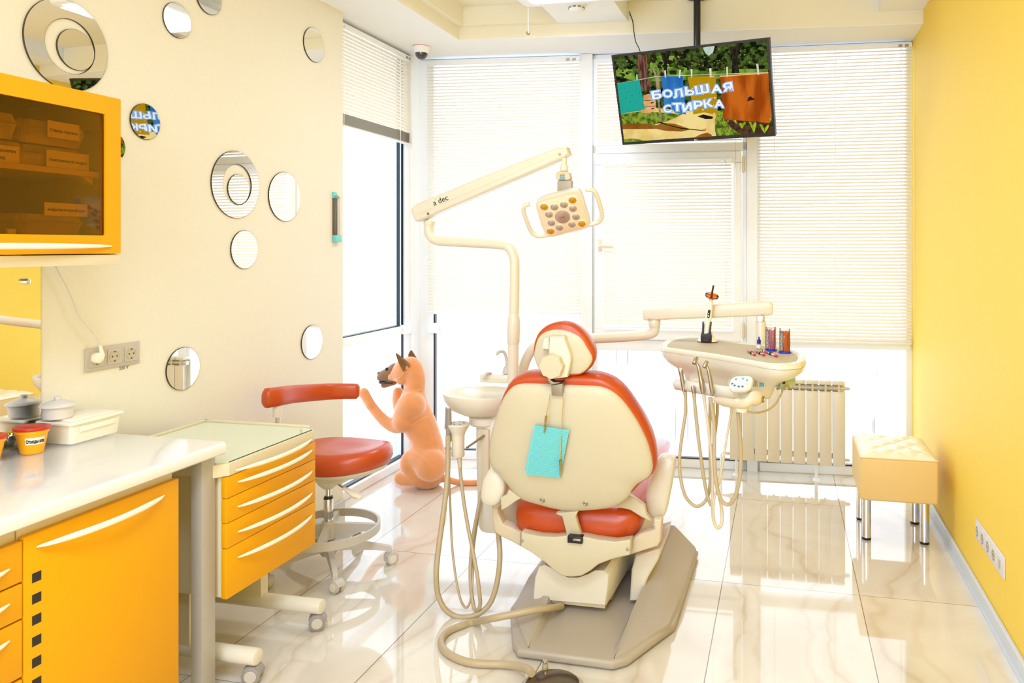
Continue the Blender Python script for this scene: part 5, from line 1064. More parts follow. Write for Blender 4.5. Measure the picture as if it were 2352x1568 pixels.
# ------------------------------------------------------------------ things on the tray
TT = 1.0516
p = (-0.3097, 3.1495, 1.0516)
t = thing('curing_light', 'white cordless curing light with orange shield in its black charging stand', 'curing lamp', (p[0], p[1], TT))
c = V((p[0], p[1], TT)); k = .0018 * 1.0
mb = MB(); mb.lathe([(.043, 0), (.043, .003)], c, sx=1, sy=.8, mi=0); mb.lathe([(.0425, .003), (.041, .008), (.032, .02), (.024, .03), (.02, .045), (.0, .046)], c, sx=1, sy=.8, mi=1); st_ = mb.build('stand', ['black', 'handle'], t)
fmx = Matrix.Translation(c) @ YZ(0)
mb = MB(); mb.prism([(-.024, .001), (.020, .001), (.021, .026), (.016, .045), (.020, .085), (.015, .086), (.010, .04), (-.012, .036), (-.013, .085), (-.018, .086), (-.02, .045), (-.025, .026)], fmx, .005, .037, .003); mb.build('cradle', 'black', st_)
mb = MB(); mb.text('▸ woodpecker'[2:], .0075, fmx @ Matrix.Translation((-.014, .009, .0375)), align='LEFT', squeeze=.55); mb.build('lettering', 'redm', st_)
w0, w1 = c + V((-.004, -.022, .03)), V((-0.2912, 3.1275, 1.2368))
mb = MB(); ax = (w1 - w0); mb.tube([w0, w0 + ax * .02, w0 + ax * .08, w0 + ax * .3, w0 + ax * .55, w0 + ax * .75, w0 + ax * .9, w1], [.006, .011, .0128, .0135, .0135, .0115, .009, .0085], 18); wd = mb.build('wand', 'handle', t, 50)
mb = MB(); dn = V((0, -1, 0)); cpt = w0 + ax * .58 + dn * .0135
mb.tube([cpt - ax * .11, cpt - ax * .09, cpt + ax * .09, cpt + ax * .11], [.003, .0055, .0055, .003], 14); mb.build('button_panel', 'black', wd)
mb = MB(); mb.lathe([(.003, 0), (.003, .002), (0, .0025)], cpt - ax * .055 + dn * .004, dn, 10); mb.lathe([(.002, 0), (.002, .002), (0, .0025)], cpt + ax * .01 + dn * .0045, dn, 10); mb.build('button', 'chrome', wd)
w2 = w1 + ax.normalized() * .035
mb = MB(); mb.lathe([(.006, 0), (.028, .008), (.0295, .014), (.028, .0145), (.007, .006)], w1 - ax.normalized() * .002, V((.25, -.35, 1)), 32); mb.build('light_shield', 'shield', wd)
mb = MB(); tpx = V((-0.2823, 3.1295, 1.2892)); mb.tube(spline([w1, w1 + ax.normalized() * .02, w1 + ax.normalized() * .033, tpx], 5), .0042, 10); mb.build('light_guide', 'black', wd)
p = (-0.0921, 2.9658, 1.0516); t = thing('dropper_bottle', 'tiny dropper bottle with blue cap on the tray', 'bottle', (p[0], p[1], TT)); c = V((p[0], p[1], TT))
mb = MB(); mb.lathe([(.0085, 0), (.009, .001), (.009, .019), (.006, .022), (.005, .023)], c, seg=20); bb = mb.build('bottle_body', 'clear', t)
mb = MB(); mb.lathe([(.0093, .004), (.0093, .018)], c, seg=20); mb.build('paper_label', 'white_paper', bb)
mb = MB(); mb.lathe([(.0075, .022), (.0078, .036), (.0035, .040), (.0028, .047), (.0015, .049), (0, .049)], c, seg=18); mb.build('cap', 'navy', t)
def brush_tube(p, label, stick, text, rot):
    t = thing('applicator_tube', label, 'tube', (p[0], p[1], TT), 'applicator tubes on the tray'); c = V((p[0], p[1], TT))
    mb = MB(); mb.lathe([(.0235, 0), (.0240, .002), (.0235, .006), (.019, .007)], c, seg=28); mb.build('foot', 'blue', t)
    mb = MB(); mb.lathe([(.0205, .008), (.0205, .092), (.019, .0925), (0, .0926)], c, seg=28); mb.build('clear_tube', 'clear', t, 30)
    rnd = random.Random(rot)
    mb = MB()
    for i in range(46):
        a, r_ = rnd.random() * 6.28, .0175 * rnd.random() ** .5; a2 = a + rnd.uniform(-.5, .5)
        mb.cyl(c + V((r_ * cos(a), r_ * sin(a), .008)), c + V((r_ * cos(a2), r_ * sin(a2), .075 + .008 * rnd.random())), .0014, seg=5)
    s_ = mb.build('applicator_sticks', stick, t); s_['kind'] = 'stuff'
    mb = MB()
    def strip(a0, a1, mi):
        n = 8
        for i in range(n):
            x, y = a0 + (a1 - a0) * i / n, a0 + (a1 - a0) * (i + 1) / n
            mb.poly([c + V((.0208 * cos(q), .0208 * sin(q), z)) for q, z in ((x, .010), (y, .010), (y, .082), (x, .082))], mi)
    strip(-2.75, -1.95, 0); lb = mb.build('printed_label', ['label_grey'], t)
    mb = MB(); mb.text(text, .013, Matrix.Identity(4), weight=.0003, extrude=0)
    for v in mb.bm.verts:
        a = -2.2 - (v.co.y - .0045) / .0208; zz = .014 + v.co.x * .98; v.co = c + V((.0213 * cos(a), .0213 * sin(a), zz))
    mb.build('lettering', 'white_paper', lb)
brush_tube((-0.047, 2.9333, 1.0516), 'clear tube of pink applicator sticks with blue foot on the tray', 'pinkstick', 'EURONDA', 3)
brush_tube((0.0057, 2.8807, 1.0516), 'clear tube of orange applicator sticks with blue foot on the tray', 'orangestick', 'EURONDA', 5)
for pa, pb, lbl in (((-0.1289, 2.8769, 1.056), (-0.1005, 2.7756, 1.056), 'pink etching syringe nearest the curing light'),
        ((-0.1003, 2.8773, 1.056), (-0.0667, 2.7776, 1.056), 'middle pink etching syringe of the three on the tray'),
        ((-0.0725, 2.8893, 1.056), (-0.0216, 2.7606, 1.056), 'pink etching syringe lying in front of the pink stick tube')):
    pa, pb = V(pa), V(pb); t = thing('etching_syringe', lbl, 'syringe', (pa.x, pa.y, TT), 'pink syringes on the tray'); d = pb - pa
    mb = MB(); mb.tube([pa, pa + d * .04, pa + d * .46, pa + d * .5], [.0035, .0045, .0045, .0035], 12); b_ = mb.build('barrel', 'white_paper', t)
    mb = MB(); mb.tube([pa - d * .03, pa + d * .04], .0047, 12); mb.tube([pa + d * .46, pa + d * .50, pa + d * .58, pa + d * .6], [.005, .0068, .0068, .005], 12); mb.build('collar', 'black', t)
    mb = MB(); mb.tube([pa + d * .12, pa + d * .42], .00462, 12, caps=False); mb.build('printed_band', 'magenta', b_)
    mb = MB(); mb.tube([pa + d * .58, pa + d * .86], .0036, 10); mb.build('plunger', 'pink', t)
    mb = MB(); mb.tube([pa + d * .85, pa + d * .97, pa + d], [.0045, .005, .004], 10); mb.build('cap', 'magenta', t)

# ------------------------------------------------------------------ assistant's holder with suction hoses
p = V((-1.3215, 2.9, 0.6659))
t = thing('suction_holder', 'ivory assistant holder with round key pad beside the spittoon', 'holder', p)
zt_, zm, zb_ = (-1.3215, 2.9, 0.7129)[2], (-1.3215, 2.9, 0.6659)[2], (-1.3215, 2.9, 0.5792)[2]
c = V((p.x, 2.9, 0))
mb = MB(); mb.lathe([(.024, zb_), (.027, zb_ + .004), (.0265, zb_ + .05), (.027, zm), (.030, zm + .012), (.047, zt_ - .006), (.049, zt_), (.046, zt_ + .004), (0, zt_ + .005)], c + V((.004, 0, 0)), seg=32); hb = mb.build('holder_body', 'plastic', t, 50)
for i in range(7):
    a = i * .9; mb = MB(); mb.lathe([(.0045, 0), (.0045, .0006), (0, .0007)], c + V((.004 + .026 * cos(a), .026 * sin(a), zt_ + .0046)), None, 8); mb.build('key_mark', 'bluem' if i % 2 else 'cyan', hb)
mb = MB(); q = [(-1.2789, 2.9, 0.6178), (-1.2385, 2.9, 0.6525)]; mb.cyl(q[0], V(q[1]) + V((.02, .1, .01)), .005, seg=10); mb.build('support_rod', 'steel', t)
mb = MB(); q = (-1.3584, 2.9, 0.6712); mb.tube([V(q) + V((0, 0, .025)), V(q) + V((0, 0, .02)), V(q) - V((0, 0, .03)), V(q) - V((0, 0, .04))], [.006, .013, .011, .004], 14); mb.build('clip_holder', 'plastic', t)
t = thing('suction_handpiece', 'grey suction handpiece standing in the holder with a ribbed hose', 'suction hose', (-1.3463, 2.87, 0.7437))
b = [(-1.3444, 2.87, 0.7832), (-1.3444, 2.87, 0.7707), (-1.3444, 2.87, 0.7348), (-1.3444, 2.87, 0.7043), (-1.3483, 2.87, 0.6754), (-1.3502, 2.87, 0.6574)]
mb = MB(); mb.tube(b, [.010, .0105, .0115, .012, .009, .0085], 16); mb.tube([(-1.3536, 2.865, 0.7892), (-1.3556, 2.865, 0.7443), (-1.3575, 2.865, 0.6995)], [.0035, .004, .0045], 8); mb.build('grip', 'grey_plastic', t, 50)
hs_ = spline([(-1.3483, 2.87, 0.6719), (-1.3436, 2.86, 0.6031), (-1.3361, 2.84, 0.5202), (-1.3286, 2.8, 0.4275), (-1.3293, 2.77, 0.3333), (-1.3297, 2.74, 0.2412), (-1.3274, 2.72, 0.1641), (-1.32, 2.72, 0.0881), (-1.2906, 2.72, 0.0349), (-1.2477, 2.73, 0.0057), (-1.1974, 2.74, 0.0045), (-1.155, 2.76, 0.0182), (-1.1231, 2.78, 0.0549), (-1.1055, 2.8, 0.125), (-1.1024, 2.82, 0.2119), (-1.1236, 2.86, 0.2818), (-1.1507, 2.9, 0.3449), (-1.1763, 2.95, 0.389), (-1.1884, 3, 0.4454)], 10)
q = [hs_[0]]; 
for a, b_ in zip(hs_, hs_[1:]):
    n = max(1, int((b_ - a).length / .0026)); q += [a.lerp(b_, (i + 1) / n) for i in range(n)]
mb = MB(); mb.tube(q, [.0112 if i % 2 else .0100 for i in range(len(q))], 12); mb.build('ribbed_hose', 'hose', t, 180)
t = thing('saliva_hose', 'smooth saliva ejector hose hanging from the round key pad holder', 'suction hose', (-1.3098, 2.9, 0.5763), 'smooth suction hoses')
hs_ = spline([(-1.3118, 2.9, 0.5798), (-1.3059, 2.9, 0.5044), (-1.279, 2.87, 0.408), (-1.2424, 2.83, 0.3184), (-1.2026, 2.79, 0.2324), (-1.1732, 2.76, 0.1615), (-1.1599, 2.75, 0.099), (-1.1562, 2.75, 0.0568), (-1.1635, 2.75, 0.0323), (-1.1805, 2.76, 0.0241), (-1.1939, 2.77, 0.0385), (-1.218, 2.8, 0.1055), (-1.2354, 2.84, 0.1744), (-1.2414, 2.88, 0.2646), (-1.254, 2.95, 0.3285), (-1.2512, 2.99, 0.4073), (-1.2359, 3.02, 0.4733)], 8)
mb = MB(); mb.tube(hs_, [.0075] * len(hs_), 12); mb.build('hose', 'hose', t, 60)
mb = MB(); mb.tube(hs_[:6], [.0115, .0112, .010, .0095, .009, .0085], 12); mb.build('hose_sleeve', 'plastic_dark', t)
t = thing('syringe_hose', 'thinnest hose hanging in a narrow loop beside the ribbed suction hose', 'suction hose', (-1.3433, 2.88, 0.4539))
hs_ = spline([(-1.3565, 2.9, 0.5916), (-1.3565, 2.9, 0.4648), (-1.3367, 2.87, 0.35), (-1.3123, 2.83, 0.2422), (-1.2788, 2.79, 0.1388), (-1.2511, 2.77, 0.0637), (-1.2326, 2.77, 0.0277), (-1.216, 2.77, 0.0294), (-1.2075, 2.78, 0.0635), (-1.2131, 2.81, 0.1364), (-1.2524, 2.91, 0.1983), (-1.2501, 2.95, 0.3106), (-1.2475, 3, 0.4044), (-1.24, 3.03, 0.4701)], 8)
mb = MB(); mb.tube(hs_, [.0048] * len(hs_), 10); mb.build('hose', 'hose', t, 60)

# ------------------------------------------------------------------ foot control on the floor
fc_ = V((-0.73, 2.3258, 0))
t = thing('foot_control', 'chrome and grey disc foot control with its thick hose on the tiles', 'foot control', fc_)
mb = MB(); mb.lathe([(.098, .004), (.105, .008), (.106, .02), (.09, .033), (.05, .040), (0, .042)], fc_, seg=48); mb.build('disc', 'alu', t, 50)
mb = MB(); mb.lathe([(.088, .0355), (.05, .0418), (.02, .0434), (0, .0438)], fc_, seg=48); mb.build('disc_cover', 'disc_metal', t)
pA, pB = V((-0.8153, 2.3718, 0.02)), V((-0.7843, 2.4205, 0.02))
mb = MB(); mb.prism([(pA.x - .022, pA.y - .03), (pA.x + .0, pA.y + .015), (pB.x, pB.y + .02), (pB.x + .025, pB.y), (fc_.x + .02, fc_.y + .085), (fc_.x - .05, fc_.y + .07)], I4, .012, .024, .003); mb.build('bracket', 'chrome', t)
mb = MB(); mb.cyl((pB.x, pB.y, .02), (pB.x, pB.y, .045), .011, .0095, 18, .001); mb.cyl((pA.x, pA.y, .018), (pA.x, pA.y, .045), .0125, .0105, 18, .001); mb.build('bush', 'hose', t)
mb = MB(); mb.lathe([(.008, .044), (.0095, .050), (.008, .056), (0, .059)], (pB.x, pB.y, 0), None, 18); mb.build('knob', 'chrome', t)
hz_ = [V(p) for p in [(-0.805, 2.346, 0.05), (-0.8295, 2.3731, 0.045), (-0.8665, 2.4083, 0.03), (-0.9249, 2.4348, 0.016), (-0.986, 2.4287, 0.0135), (-1.0393, 2.4224, 0.0135), (-1.0954, 2.4324, 0.0135), (-1.1468, 2.4553, 0.0135), (-1.187, 2.4876, 0.0135), (-1.2144, 2.527, 0.0135), (-1.2251, 2.5747, 0.0135), (-1.2163, 2.6154, 0.0135), (-1.1916, 2.654, 0.0135), (-1.1531, 2.6875, 0.0145)]] + [V(p) for p in [(-1.047, 2.6, 0.0814), (-0.9661, 2.61, 0.1012), (-0.9008, 2.64, 0.1082), (-0.8577, 2.7, 0.0925), (-0.84, 2.8, 0.0541)]]
mb = MB(); s_ = spline(hz_, 8); mb.tube(s_, [.0128] * len(s_), 14); mb.build('hose', 'hose', t, 60)

# ================================================================== PLUSH DOG
DY = 4.18
t = thing('plush_dog', 'large tan plush dog sitting upright with raised paw by the side window', 'toy dog', (-2.14, DY, 0))
mb = MB()
def blob(p, r, sx=1, sy=1, sz=1):
    b = bmesh.new(); bmesh.ops.create_icosphere(b, subdivisions=3, radius=1); b.transform(Matrix.Translation(V(p)) @ Matrix.Diagonal((r * sx, r * sy, r * sz, 1))); mb._add(b)
def limb(pts, rs):
    s_ = spline(pts, 6); n = len(pts) - 1; R2 = []
    for i in range(len(s_)):
        f = i / 6; k = min(int(f), n - 1); R2.append(rs[k] + (rs[k + 1] - rs[k]) * (f - k))
    mb.tube([s_[0]] + s_, [R2[0] * .5] + R2, 16); blob(s_[0], R2[0]); blob(s_[-1], R2[-1])
S_ = .00263
# trunk: centre line with side view half widths in pixels
limb([(-2.1936, 4.18, 0.7082), (-2.1744, 4.18, 0.65), (-2.1789, 4.18, 0.591), (-2.1904, 4.18, 0.5198), (-2.184, 4.18, 0.4494), (-2.1456, 4.18, 0.3689), (-2.1105, 4.18, 0.2944), (-2.0978, 4.18, 0.2247), (-2.0978, 4.18, 0.1484), (-2.0978, 4.18, 0.0839)], [.062, .060, .062, .083, .100, .100, .092, .102, .118, .100])
limb([(-2.0978, 4.18, 0.1602), (-2.1137, 4.18, 0.0829)], [.11, .095])
for s_ in (-1, 1):
    Yh = DY + s_ * .085
    if s_ < 0:
        limb([(-2.0358, 4.1, 0.1575), (-2.0982, 4.1, 0.1824), (-2.1674, 4.1, 0.1868)], [.095, .075, .052])
        limb([(-2.1747, 4.09, 0.1805), (-2.1747, 4.09, 0.1458), (-2.1432, 4.09, 0.1075), (-2.1244, 4.09, 0.0799)], [.048, .05, .045, .04])
        limb([(-2.1182, 4.09, 0.0688), (-2.1684, 4.09, 0.0654), (-2.2126, 4.09, 0.0654), (-2.2303, 4.09, 0.07)], [.036, .036, .038, .036])
        for dx, dy2 in ((248, 1405), (240, 1430), (255, 1450)): pass
        limb([(-2.1664, 4.11, 0.5001), (-2.198, 4.11, 0.4522), (-2.2266, 4.11, 0.4043)], [.085, .075, .062])
        limb([(-2.2071, 4.08, 0.4063), (-2.2482, 4.08, 0.3782), (-2.3086, 4.08, 0.3983), (-2.366, 4.08, 0.4448), (-2.4174, 4.08, 0.5006)], [.060, .040, .035, .031, .030])
        limb([(-2.4115, 4.07, 0.503), (-2.4372, 4.07, 0.5426), (-2.4578, 4.07, 0.572)], [.030, .030, .033])
    else:
        limb([(-2.1202, 4.27, 0.1039), (-2.1852, 4.27, 0.1238), (-2.2507, 4.27, 0.1288)], [.095, .075, .052])
        limb([(-2.2704, 4.27, 0.1246), (-2.2704, 4.27, 0.0884), (-2.2376, 4.27, 0.0484), (-2.2179, 4.27, 0.0196)], [.048, .05, .045, .04])
        limb([(-2.2114, 4.27, 0.008), (-2.2638, 4.27, 0.0075), (-2.3099, 4.27, 0.0105), (-2.3264, 4.27, 0.0215)], [.036, .036, .038, .034])
        limb([(-2.2401, 4.25, 0.4677), (-2.2794, 4.25, 0.4299), (-2.3057, 4.25, 0.3926)], [.085, .07, .055])
        limb([(-2.3153, 4.28, 0.3915), (-2.3418, 4.28, 0.4447), (-2.3518, 4.28, 0.4988), (-2.3452, 4.28, 0.5416)], [.045, .034, .032, .034])
# head
blob((-2.2387, 4.18, 0.7008), .074, 1, .95, 1); blob((-2.2097, 4.18, 0.7136), .07, 1, .95, 1)
limb([(-2.2548, 4.18, 0.6884), (-2.2968, 4.18, 0.678), (-2.3196, 4.18, 0.6712)], [.068, .056, .045])
blob((-2.2524, 4.14, 0.6422), .028); blob((-2.2959, 4.22, 0.6266), .028)
# tail along the floor
limb([(-2.0375, 4.18, 0.0761), (-2.0092, 4.2, 0.0515), (-1.9679, 4.22, 0.0347), (-1.9183, 4.25, 0.0159), (-1.8595, 4.26, 0.0145), (-1.8081, 4.28, 0.0165), (-1.7628, 4.3, 0.02)], [.03, .022, .021, .020, .0195, .019, .017])
zmin = min(v.co.z for v in mb.bm.verts)
body = remesh_mesh(mb, .009, 5)
for v in body.bm.verts:
    if v.co.z < .003: v.co.z = .003
db = body.build('body', 'plush', t, 180)
# muzzle, mouth, nose
mb = MB()
limb([(-2.3098, 4.18, 0.6923), (-2.3521, 4.18, 0.673), (-2.388, 4.18, 0.661), (-2.4057, 4.18, 0.6502)], [.048, .040, .034, .027])
limb([(-2.3261, 4.18, 0.6324), (-2.3651, 4.18, 0.6119), (-2.388, 4.18, 0.6015)], [.030, .022, .018])
mz = remesh_mesh(mb, .007, 4); mz.build('muzzle', 'plush_dark', t, 180)
mb = MB(); limb([(-2.3313, 4.18, 0.6263), (-2.3651, 4.18, 0.6209), (-2.3939, 4.18, 0.6174)], [.030, .030, .026]); 
for v in mb.bm.verts: v.co.z = (v.co.z - (-2.3651, 4.18, 0.6214)[2]) * .42 + (-2.3651, 4.18, 0.6214)[2]
mb.build('mouth', 'black', t, 180)
mb = MB(); blob((-2.4135, 4.18, 0.6732), .0145, 1.1, 1.2, .8); mb.build('nose', 'black', t, 180)
for y in (4.125, 4.235):
    mb = MB(); q = (-2.3482, 4.18, 0.707); blob((q[0], 4.18 + (y - 4.18) * .6, q[2]), .010); mb.build('eye', 'black', t, 180)
# ears: cupped leaf shapes
def ear(tip, base_a, base_b, dep):
    tip, a, b = V(tip), V(base_a), V(base_b); mb = MB(); mid = (a + b) / 2; n = 10; dv = V((0, -1, 0))
    rows = []
    for i in range(n + 1):
        s_ = i / n; w = (1 - s_) ** .75 * (1 + .5 * s_ * (1 - s_) * 4 * .5); c = mid.lerp(tip, s_)
        rows.append([c + (a - b) * .5 * w * x + dv * (dep * (1 - x * x) * w * -1) for x in (-1, -.5, 0, .5, 1)])
    for off in (0, .006):
        for i in range(n):
            for k in range(4): mb.poly([rows[i][k] - dv * off, rows[i][k + 1] - dv * off, rows[i + 1][k + 1] - dv * off, rows[i + 1][k] - dv * off])
    bmesh.ops.remove_doubles(mb.bm, verts=mb.bm.verts, dist=1e-5)
    bmesh.ops.recalc_face_normals(mb.bm, faces=mb.bm.faces); mb.build('ear', 'plush_dark', t, 180)
ear((-2.2637, 4.1, 0.8132), (-2.1705, 4.1, 0.7391), (-2.2116, 4.1, 0.703), .02)
ear((-2.2362, 4.24, 0.812), (-2.188, 4.24, 0.7317), (-2.2531, 4.24, 0.7637), .02)
# pale seams of the plush, laid on the body's near side
from mathutils.bvhtree import BVHTree
bv = BVHTree.FromPolygons([v.co + WL[db] for v in db.data.vertices], [tuple(p.vertices) for p in db.data.polygons])
for pts in ([(-2.1112, 4.15, 0.5923), (-2.1365, 4.15, 0.5866), (-2.162, 4.15, 0.5785), (-2.1874, 4.15, 0.5669), (-2.213, 4.15, 0.5512)], [(-2.0676, 4.12, 0.4377), (-2.0959, 4.12, 0.4248), (-2.1242, 4.12, 0.41), (-2.1526, 4.12, 0.3929), (-2.178, 4.12, 0.3725)], [(-2.1485, 4.1, 0.2255), (-2.1233, 4.1, 0.2201), (-2.0982, 4.1, 0.2083), (-2.0795, 4.1, 0.195), (-2.067, 4.1, 0.1814)], [(-2.1832, 4.13, 0.7387), (-2.2087, 4.13, 0.7157), (-2.2278, 4.13, 0.6887), (-2.2598, 4.13, 0.6554), (-2.2822, 4.13, 0.6311)]):
    out = []
    for p in spline(pts, 5):
        c0 = V((0, 0, 1.45)); hit = bv.ray_cast(c0, (V(p) - c0).normalized())
        if hit[0] is not None: out.append(hit[0] + hit[1] * .0005)
    if len(out) > 3:
        mb = MB(); mb.tube(out, [.001] + [.0026] * (len(out) - 2) + [.001], 8); mb.build('seam', 'plush_seam', t, 180)

# ================================================================== POUF
t = thing('pouf', 'square cream leather pouf with quilted top on chrome legs by the yellow wall', 'pouf', (.54, 4.02, 0))
px0, px1, py0, py1 = .362, .72, 3.80, 4.23; z0, z1 = .222, .432
mb = MB(); mb.box((px0, py0, z0), (px1, py1, z1), .014, seg=3); mb.build('box_cushion', 'leather', t)
mb = MB(); n = 40; b = bmesh.new(); G = []
for i in range(n + 1):
    row = []
    for j in range(n + 1):
        u, v = i / n, j / n; x, y = px0 + .004 + (px1 - px0 - .008) * u, py0 + .004 + (py1 - py0 - .008) * v
        e_ = min(u, v, 1 - u, 1 - v); h = .022 * min(1, e_ / .12) ** .6
        a_, b_ = (u + v) * 3, (u - v) * 3; da, db_ = abs(a_ - round(a_)), abs(b_ - round(b_)); h += .010 * min(1, min(da, db_) / .28) ** .6 * min(1, e_ / .1)
        row.append(b.verts.new((x, y, z1 - .004 + h)))
    G.append(row)
for i in range(n):
    for j in range(n): b.faces.new((G[i][j], G[i + 1][j], G[i + 1][j + 1], G[i][j + 1]))
bmesh.ops.recalc_face_normals(b, faces=b.faces); mb._add(b); mb.build('quilted_top', 'leather_sheen', t, 180)
mb = MB(); q = [(px0 + .003, py0 + .003), (px1 - .003, py0 + .003), (px1 - .003, py1 - .003), (px0 + .003, py1 - .003)]
mb.tube([(*a, z1 - .003) for a in q + q[:1]], .0026, 8); mb.build('piping', 'leather', t)
for x, y in ((.403, 3.906), (.674, 3.906), (.403, 4.18), (.674, 4.18)):
    mb = MB(); mb.cyl((x, y, .012), (x, y, z0 - .003), .0225, seg=28); l_ = mb.build('leg', 'chrome', t)
    mb = MB(); mb.cyl((x, y, 0), (x, y, .0118), .0222, .0228, 28); mb.build('foot_cap', 'black', l_)
    mb = MB(); mb.cyl((x, y, z0 - .004), (x, y, z0 + .002), .02, seg=20); mb.build('top_plate', 'dark', l_)

# ================================================================== RADIATOR
RY = 4.82; rx0, rx1 = -.332, .372; rz0, rz1 = .105, .625
t = thing('radiator', 'white sectional radiator on feet under the wide blind', 'radiator', (.02, RY, 0))
sw_ = (rx1 - rx0) / 9
mb = MB(); c = rx0 + sw_ / 2
mb.box((c - sw_ * .475, RY - .04, rz0), (c + sw_ * .475, RY - .028, rz1 - .07), .003)
mb.box((c - .006, RY - .03, rz0 + .01), (c + .006, RY + .03, rz1 - .01)); mb.box((c - sw_ * .45, RY + .03, rz0 + .03), (c + sw_ * .45, RY + .04, rz1 - .03), .003)
mb.cyl((c - sw_ / 2, RY, rz1 - .05), (c + sw_ / 2, RY, rz1 - .05), .018, seg=14); mb.cyl((c - sw_ / 2, RY, rz0 + .05), (c + sw_ / 2, RY, rz0 + .05), .018, seg=14)
mb.box((c - sw_ * .47, RY - .04, rz1 - .026), (c + sw_ * .47, RY + .035, rz1), .008)
mb.box((c - sw_ * .47, RY - .038, rz1 - .045), (c + sw_ * .47, RY + .03, rz1 - .041)); mb.box((c - sw_ * .475, RY - .04, rz1 - .072), (c + sw_ * .475, RY - .02, rz1 - .066), .001)
sec = mb.build('radiator_section', 'plastic', t)
for k in range(1, 9):
    s2 = sec.copy(); COL.objects.link(s2); s2.parent = t; s2.location = (sw_ * k, 0, 0)
for x, z in ((rx1, rz1 - .05), (rx1, rz0 + .03), (rx0, rz0 + .03)):
    d = 1 if x > 0 else -1; mb = MB(); mb.cyl((x, RY, z), (x + d * .022, RY, z), .011, seg=12); mb.cyl((x + d * .02, RY, z), (x + d * .03, RY, z), .007, seg=12); mb.build('valve', 'body', t)
for x in (-.29, .2):
    mb = MB(); mb.box((x - .009, RY - .014, 0), (x + .009, RY + .014, .14), .002); mb.box((x - .02, RY - .03, 0), (x + .02, RY + .03, .004)); mb.build('foot', 'frame_white', t)
mb = MB(); mb.tube([(rx0 - .03, RY, rz0 + .03), (rx0 - .05, RY, rz0 + .03), (rx0 - .055, RY, rz0 + .02), (rx0 - .055, RY, .0)], .008, 10); mb.build('pipe', 'frame_white', t)

# ================================================================== TELEVISION
tm = fmat('tv'); TW, TH = .9227, .5294
t = thing('television', 'black flat television hanging from the ceiling, showing washing on a line', 'television', fmat('tv').translation)
mb = MB()
o_, i_ = [(-TW / 2, -TH / 2), (TW / 2, -TH / 2), (TW / 2, TH / 2), (-TW / 2, TH / 2)], [(-0.4492, -0.2494), (0.4504, -0.2454), (0.4473, 0.2522), (-0.4472, 0.2522)]
mb.prism(o_, tm, -.045, -.0065, .004); mb.loft([[tm @ V((*p, w)) for p in q] for q, w in ((o_, -.006), (o_, .0), (i_, .0), (i_, -.005), (o_, -.006))], False); mb.box((-.2, -.14, -.06), (.2, .14, -.03), .01, tm); mb.build('bezel', 'black', t)
SC = [('dark_foliage', (16, 24, 10), (74, 92, 40), 30, 'noise', (1, 1, 1)), ('meadow', (70, 108, 30), (130, 160, 60), 14, 'noise', (1, 1, 1)), ('sky', (190, 206, 200), (160, 190, 150), 20, 'noise', (1, 1, 1)),
      ('bark', (74, 46, 36), (128, 92, 76), 30, 'noise', (3, 1, .5)), ('dark_bark', (30, 26, 20), (52, 46, 34), 30, 'noise', (2, 1, 1)), ('sand', (222, 190, 110), (238, 214, 140), 9, 'noise', (1, 1, 1)),
      ('lawn', (66, 92, 20), (140, 160, 54), 40, 'noise', (1, 1, 1)), ('brown_shade', (128, 78, 22), (150, 98, 34), 10, 'noise', (1, 1, 1)), ('soil', (62, 40, 28), (92, 62, 44), 40, 'noise', (1, 1, 1)),
      ('teal_towel', (8, 120, 104), (36, 164, 146), 60, 'dots', (1, 1, 1)), ('blue_towel', (36, 100, 170), (60, 124, 190), 9, 'noise', (1.4, 1, .15)), ('mustard_towel', (226, 214, 164), (178, 138, 14), 34, 'dots', (1, 1, 1)),
      ('orange_towel', (150, 66, 14), (196, 100, 28), 9, 'noise', (1.4, 1, .12)), ('hive', (206, 150, 92), (228, 178, 116), 20, 'noise', (1, 1, 1)), ('wood', (132, 120, 84), (166, 152, 110), 30, 'noise', (1, 1, 1)),
      ('peg', (206, 196, 172), (226, 220, 200), 30, 'noise', (1, 1, 1)), ('leaf', (120, 160, 20), (176, 200, 40), 20, 'noise', (1, 1, 1)), ('shadow', (28, 24, 16), (44, 38, 24), 20, 'noise', (1, 1, 1)),
      ('hem', (240, 176, 90), (250, 196, 110), 20, 'noise', (1, 1, 1)), ('glow', (130, 180, 224), (160, 200, 236), 12, 'noise', (1, 1, 1)), ('outline', (60, 130, 216), (60, 130, 216), 9, 'noise', (1, 1, 1)), ('letter', (228, 234, 246), (240, 244, 250), 9, 'noise', (1, 1, 1)), ('leafmass', (52, 78, 26), (84, 112, 40), 60, 'noise', (1, 1, 1)), ('leaflight', (128, 160, 62), (160, 186, 90), 60, 'noise', (1, 1, 1)), ('butterfly', (200, 80, 40), (230, 120, 70), 20, 'noise', (1, 1, 1))]
NAMES = [s_[0] for s_ in SC]; smats = [screen_mat('screen_' + s_[0], s_[1], s_[2], s_[3], .9, s_[4], s_[5]) for s_ in SC]
mb = MB(); lay = [0]
def pic(pts, name):
    lay[0] += 1; w = -.0048 + lay[0] * .00005
    mb.poly([tm @ V((p[0], p[1], w)) for p in pts], NAMES.index(name))
pic(i_, 'dark_foliage')
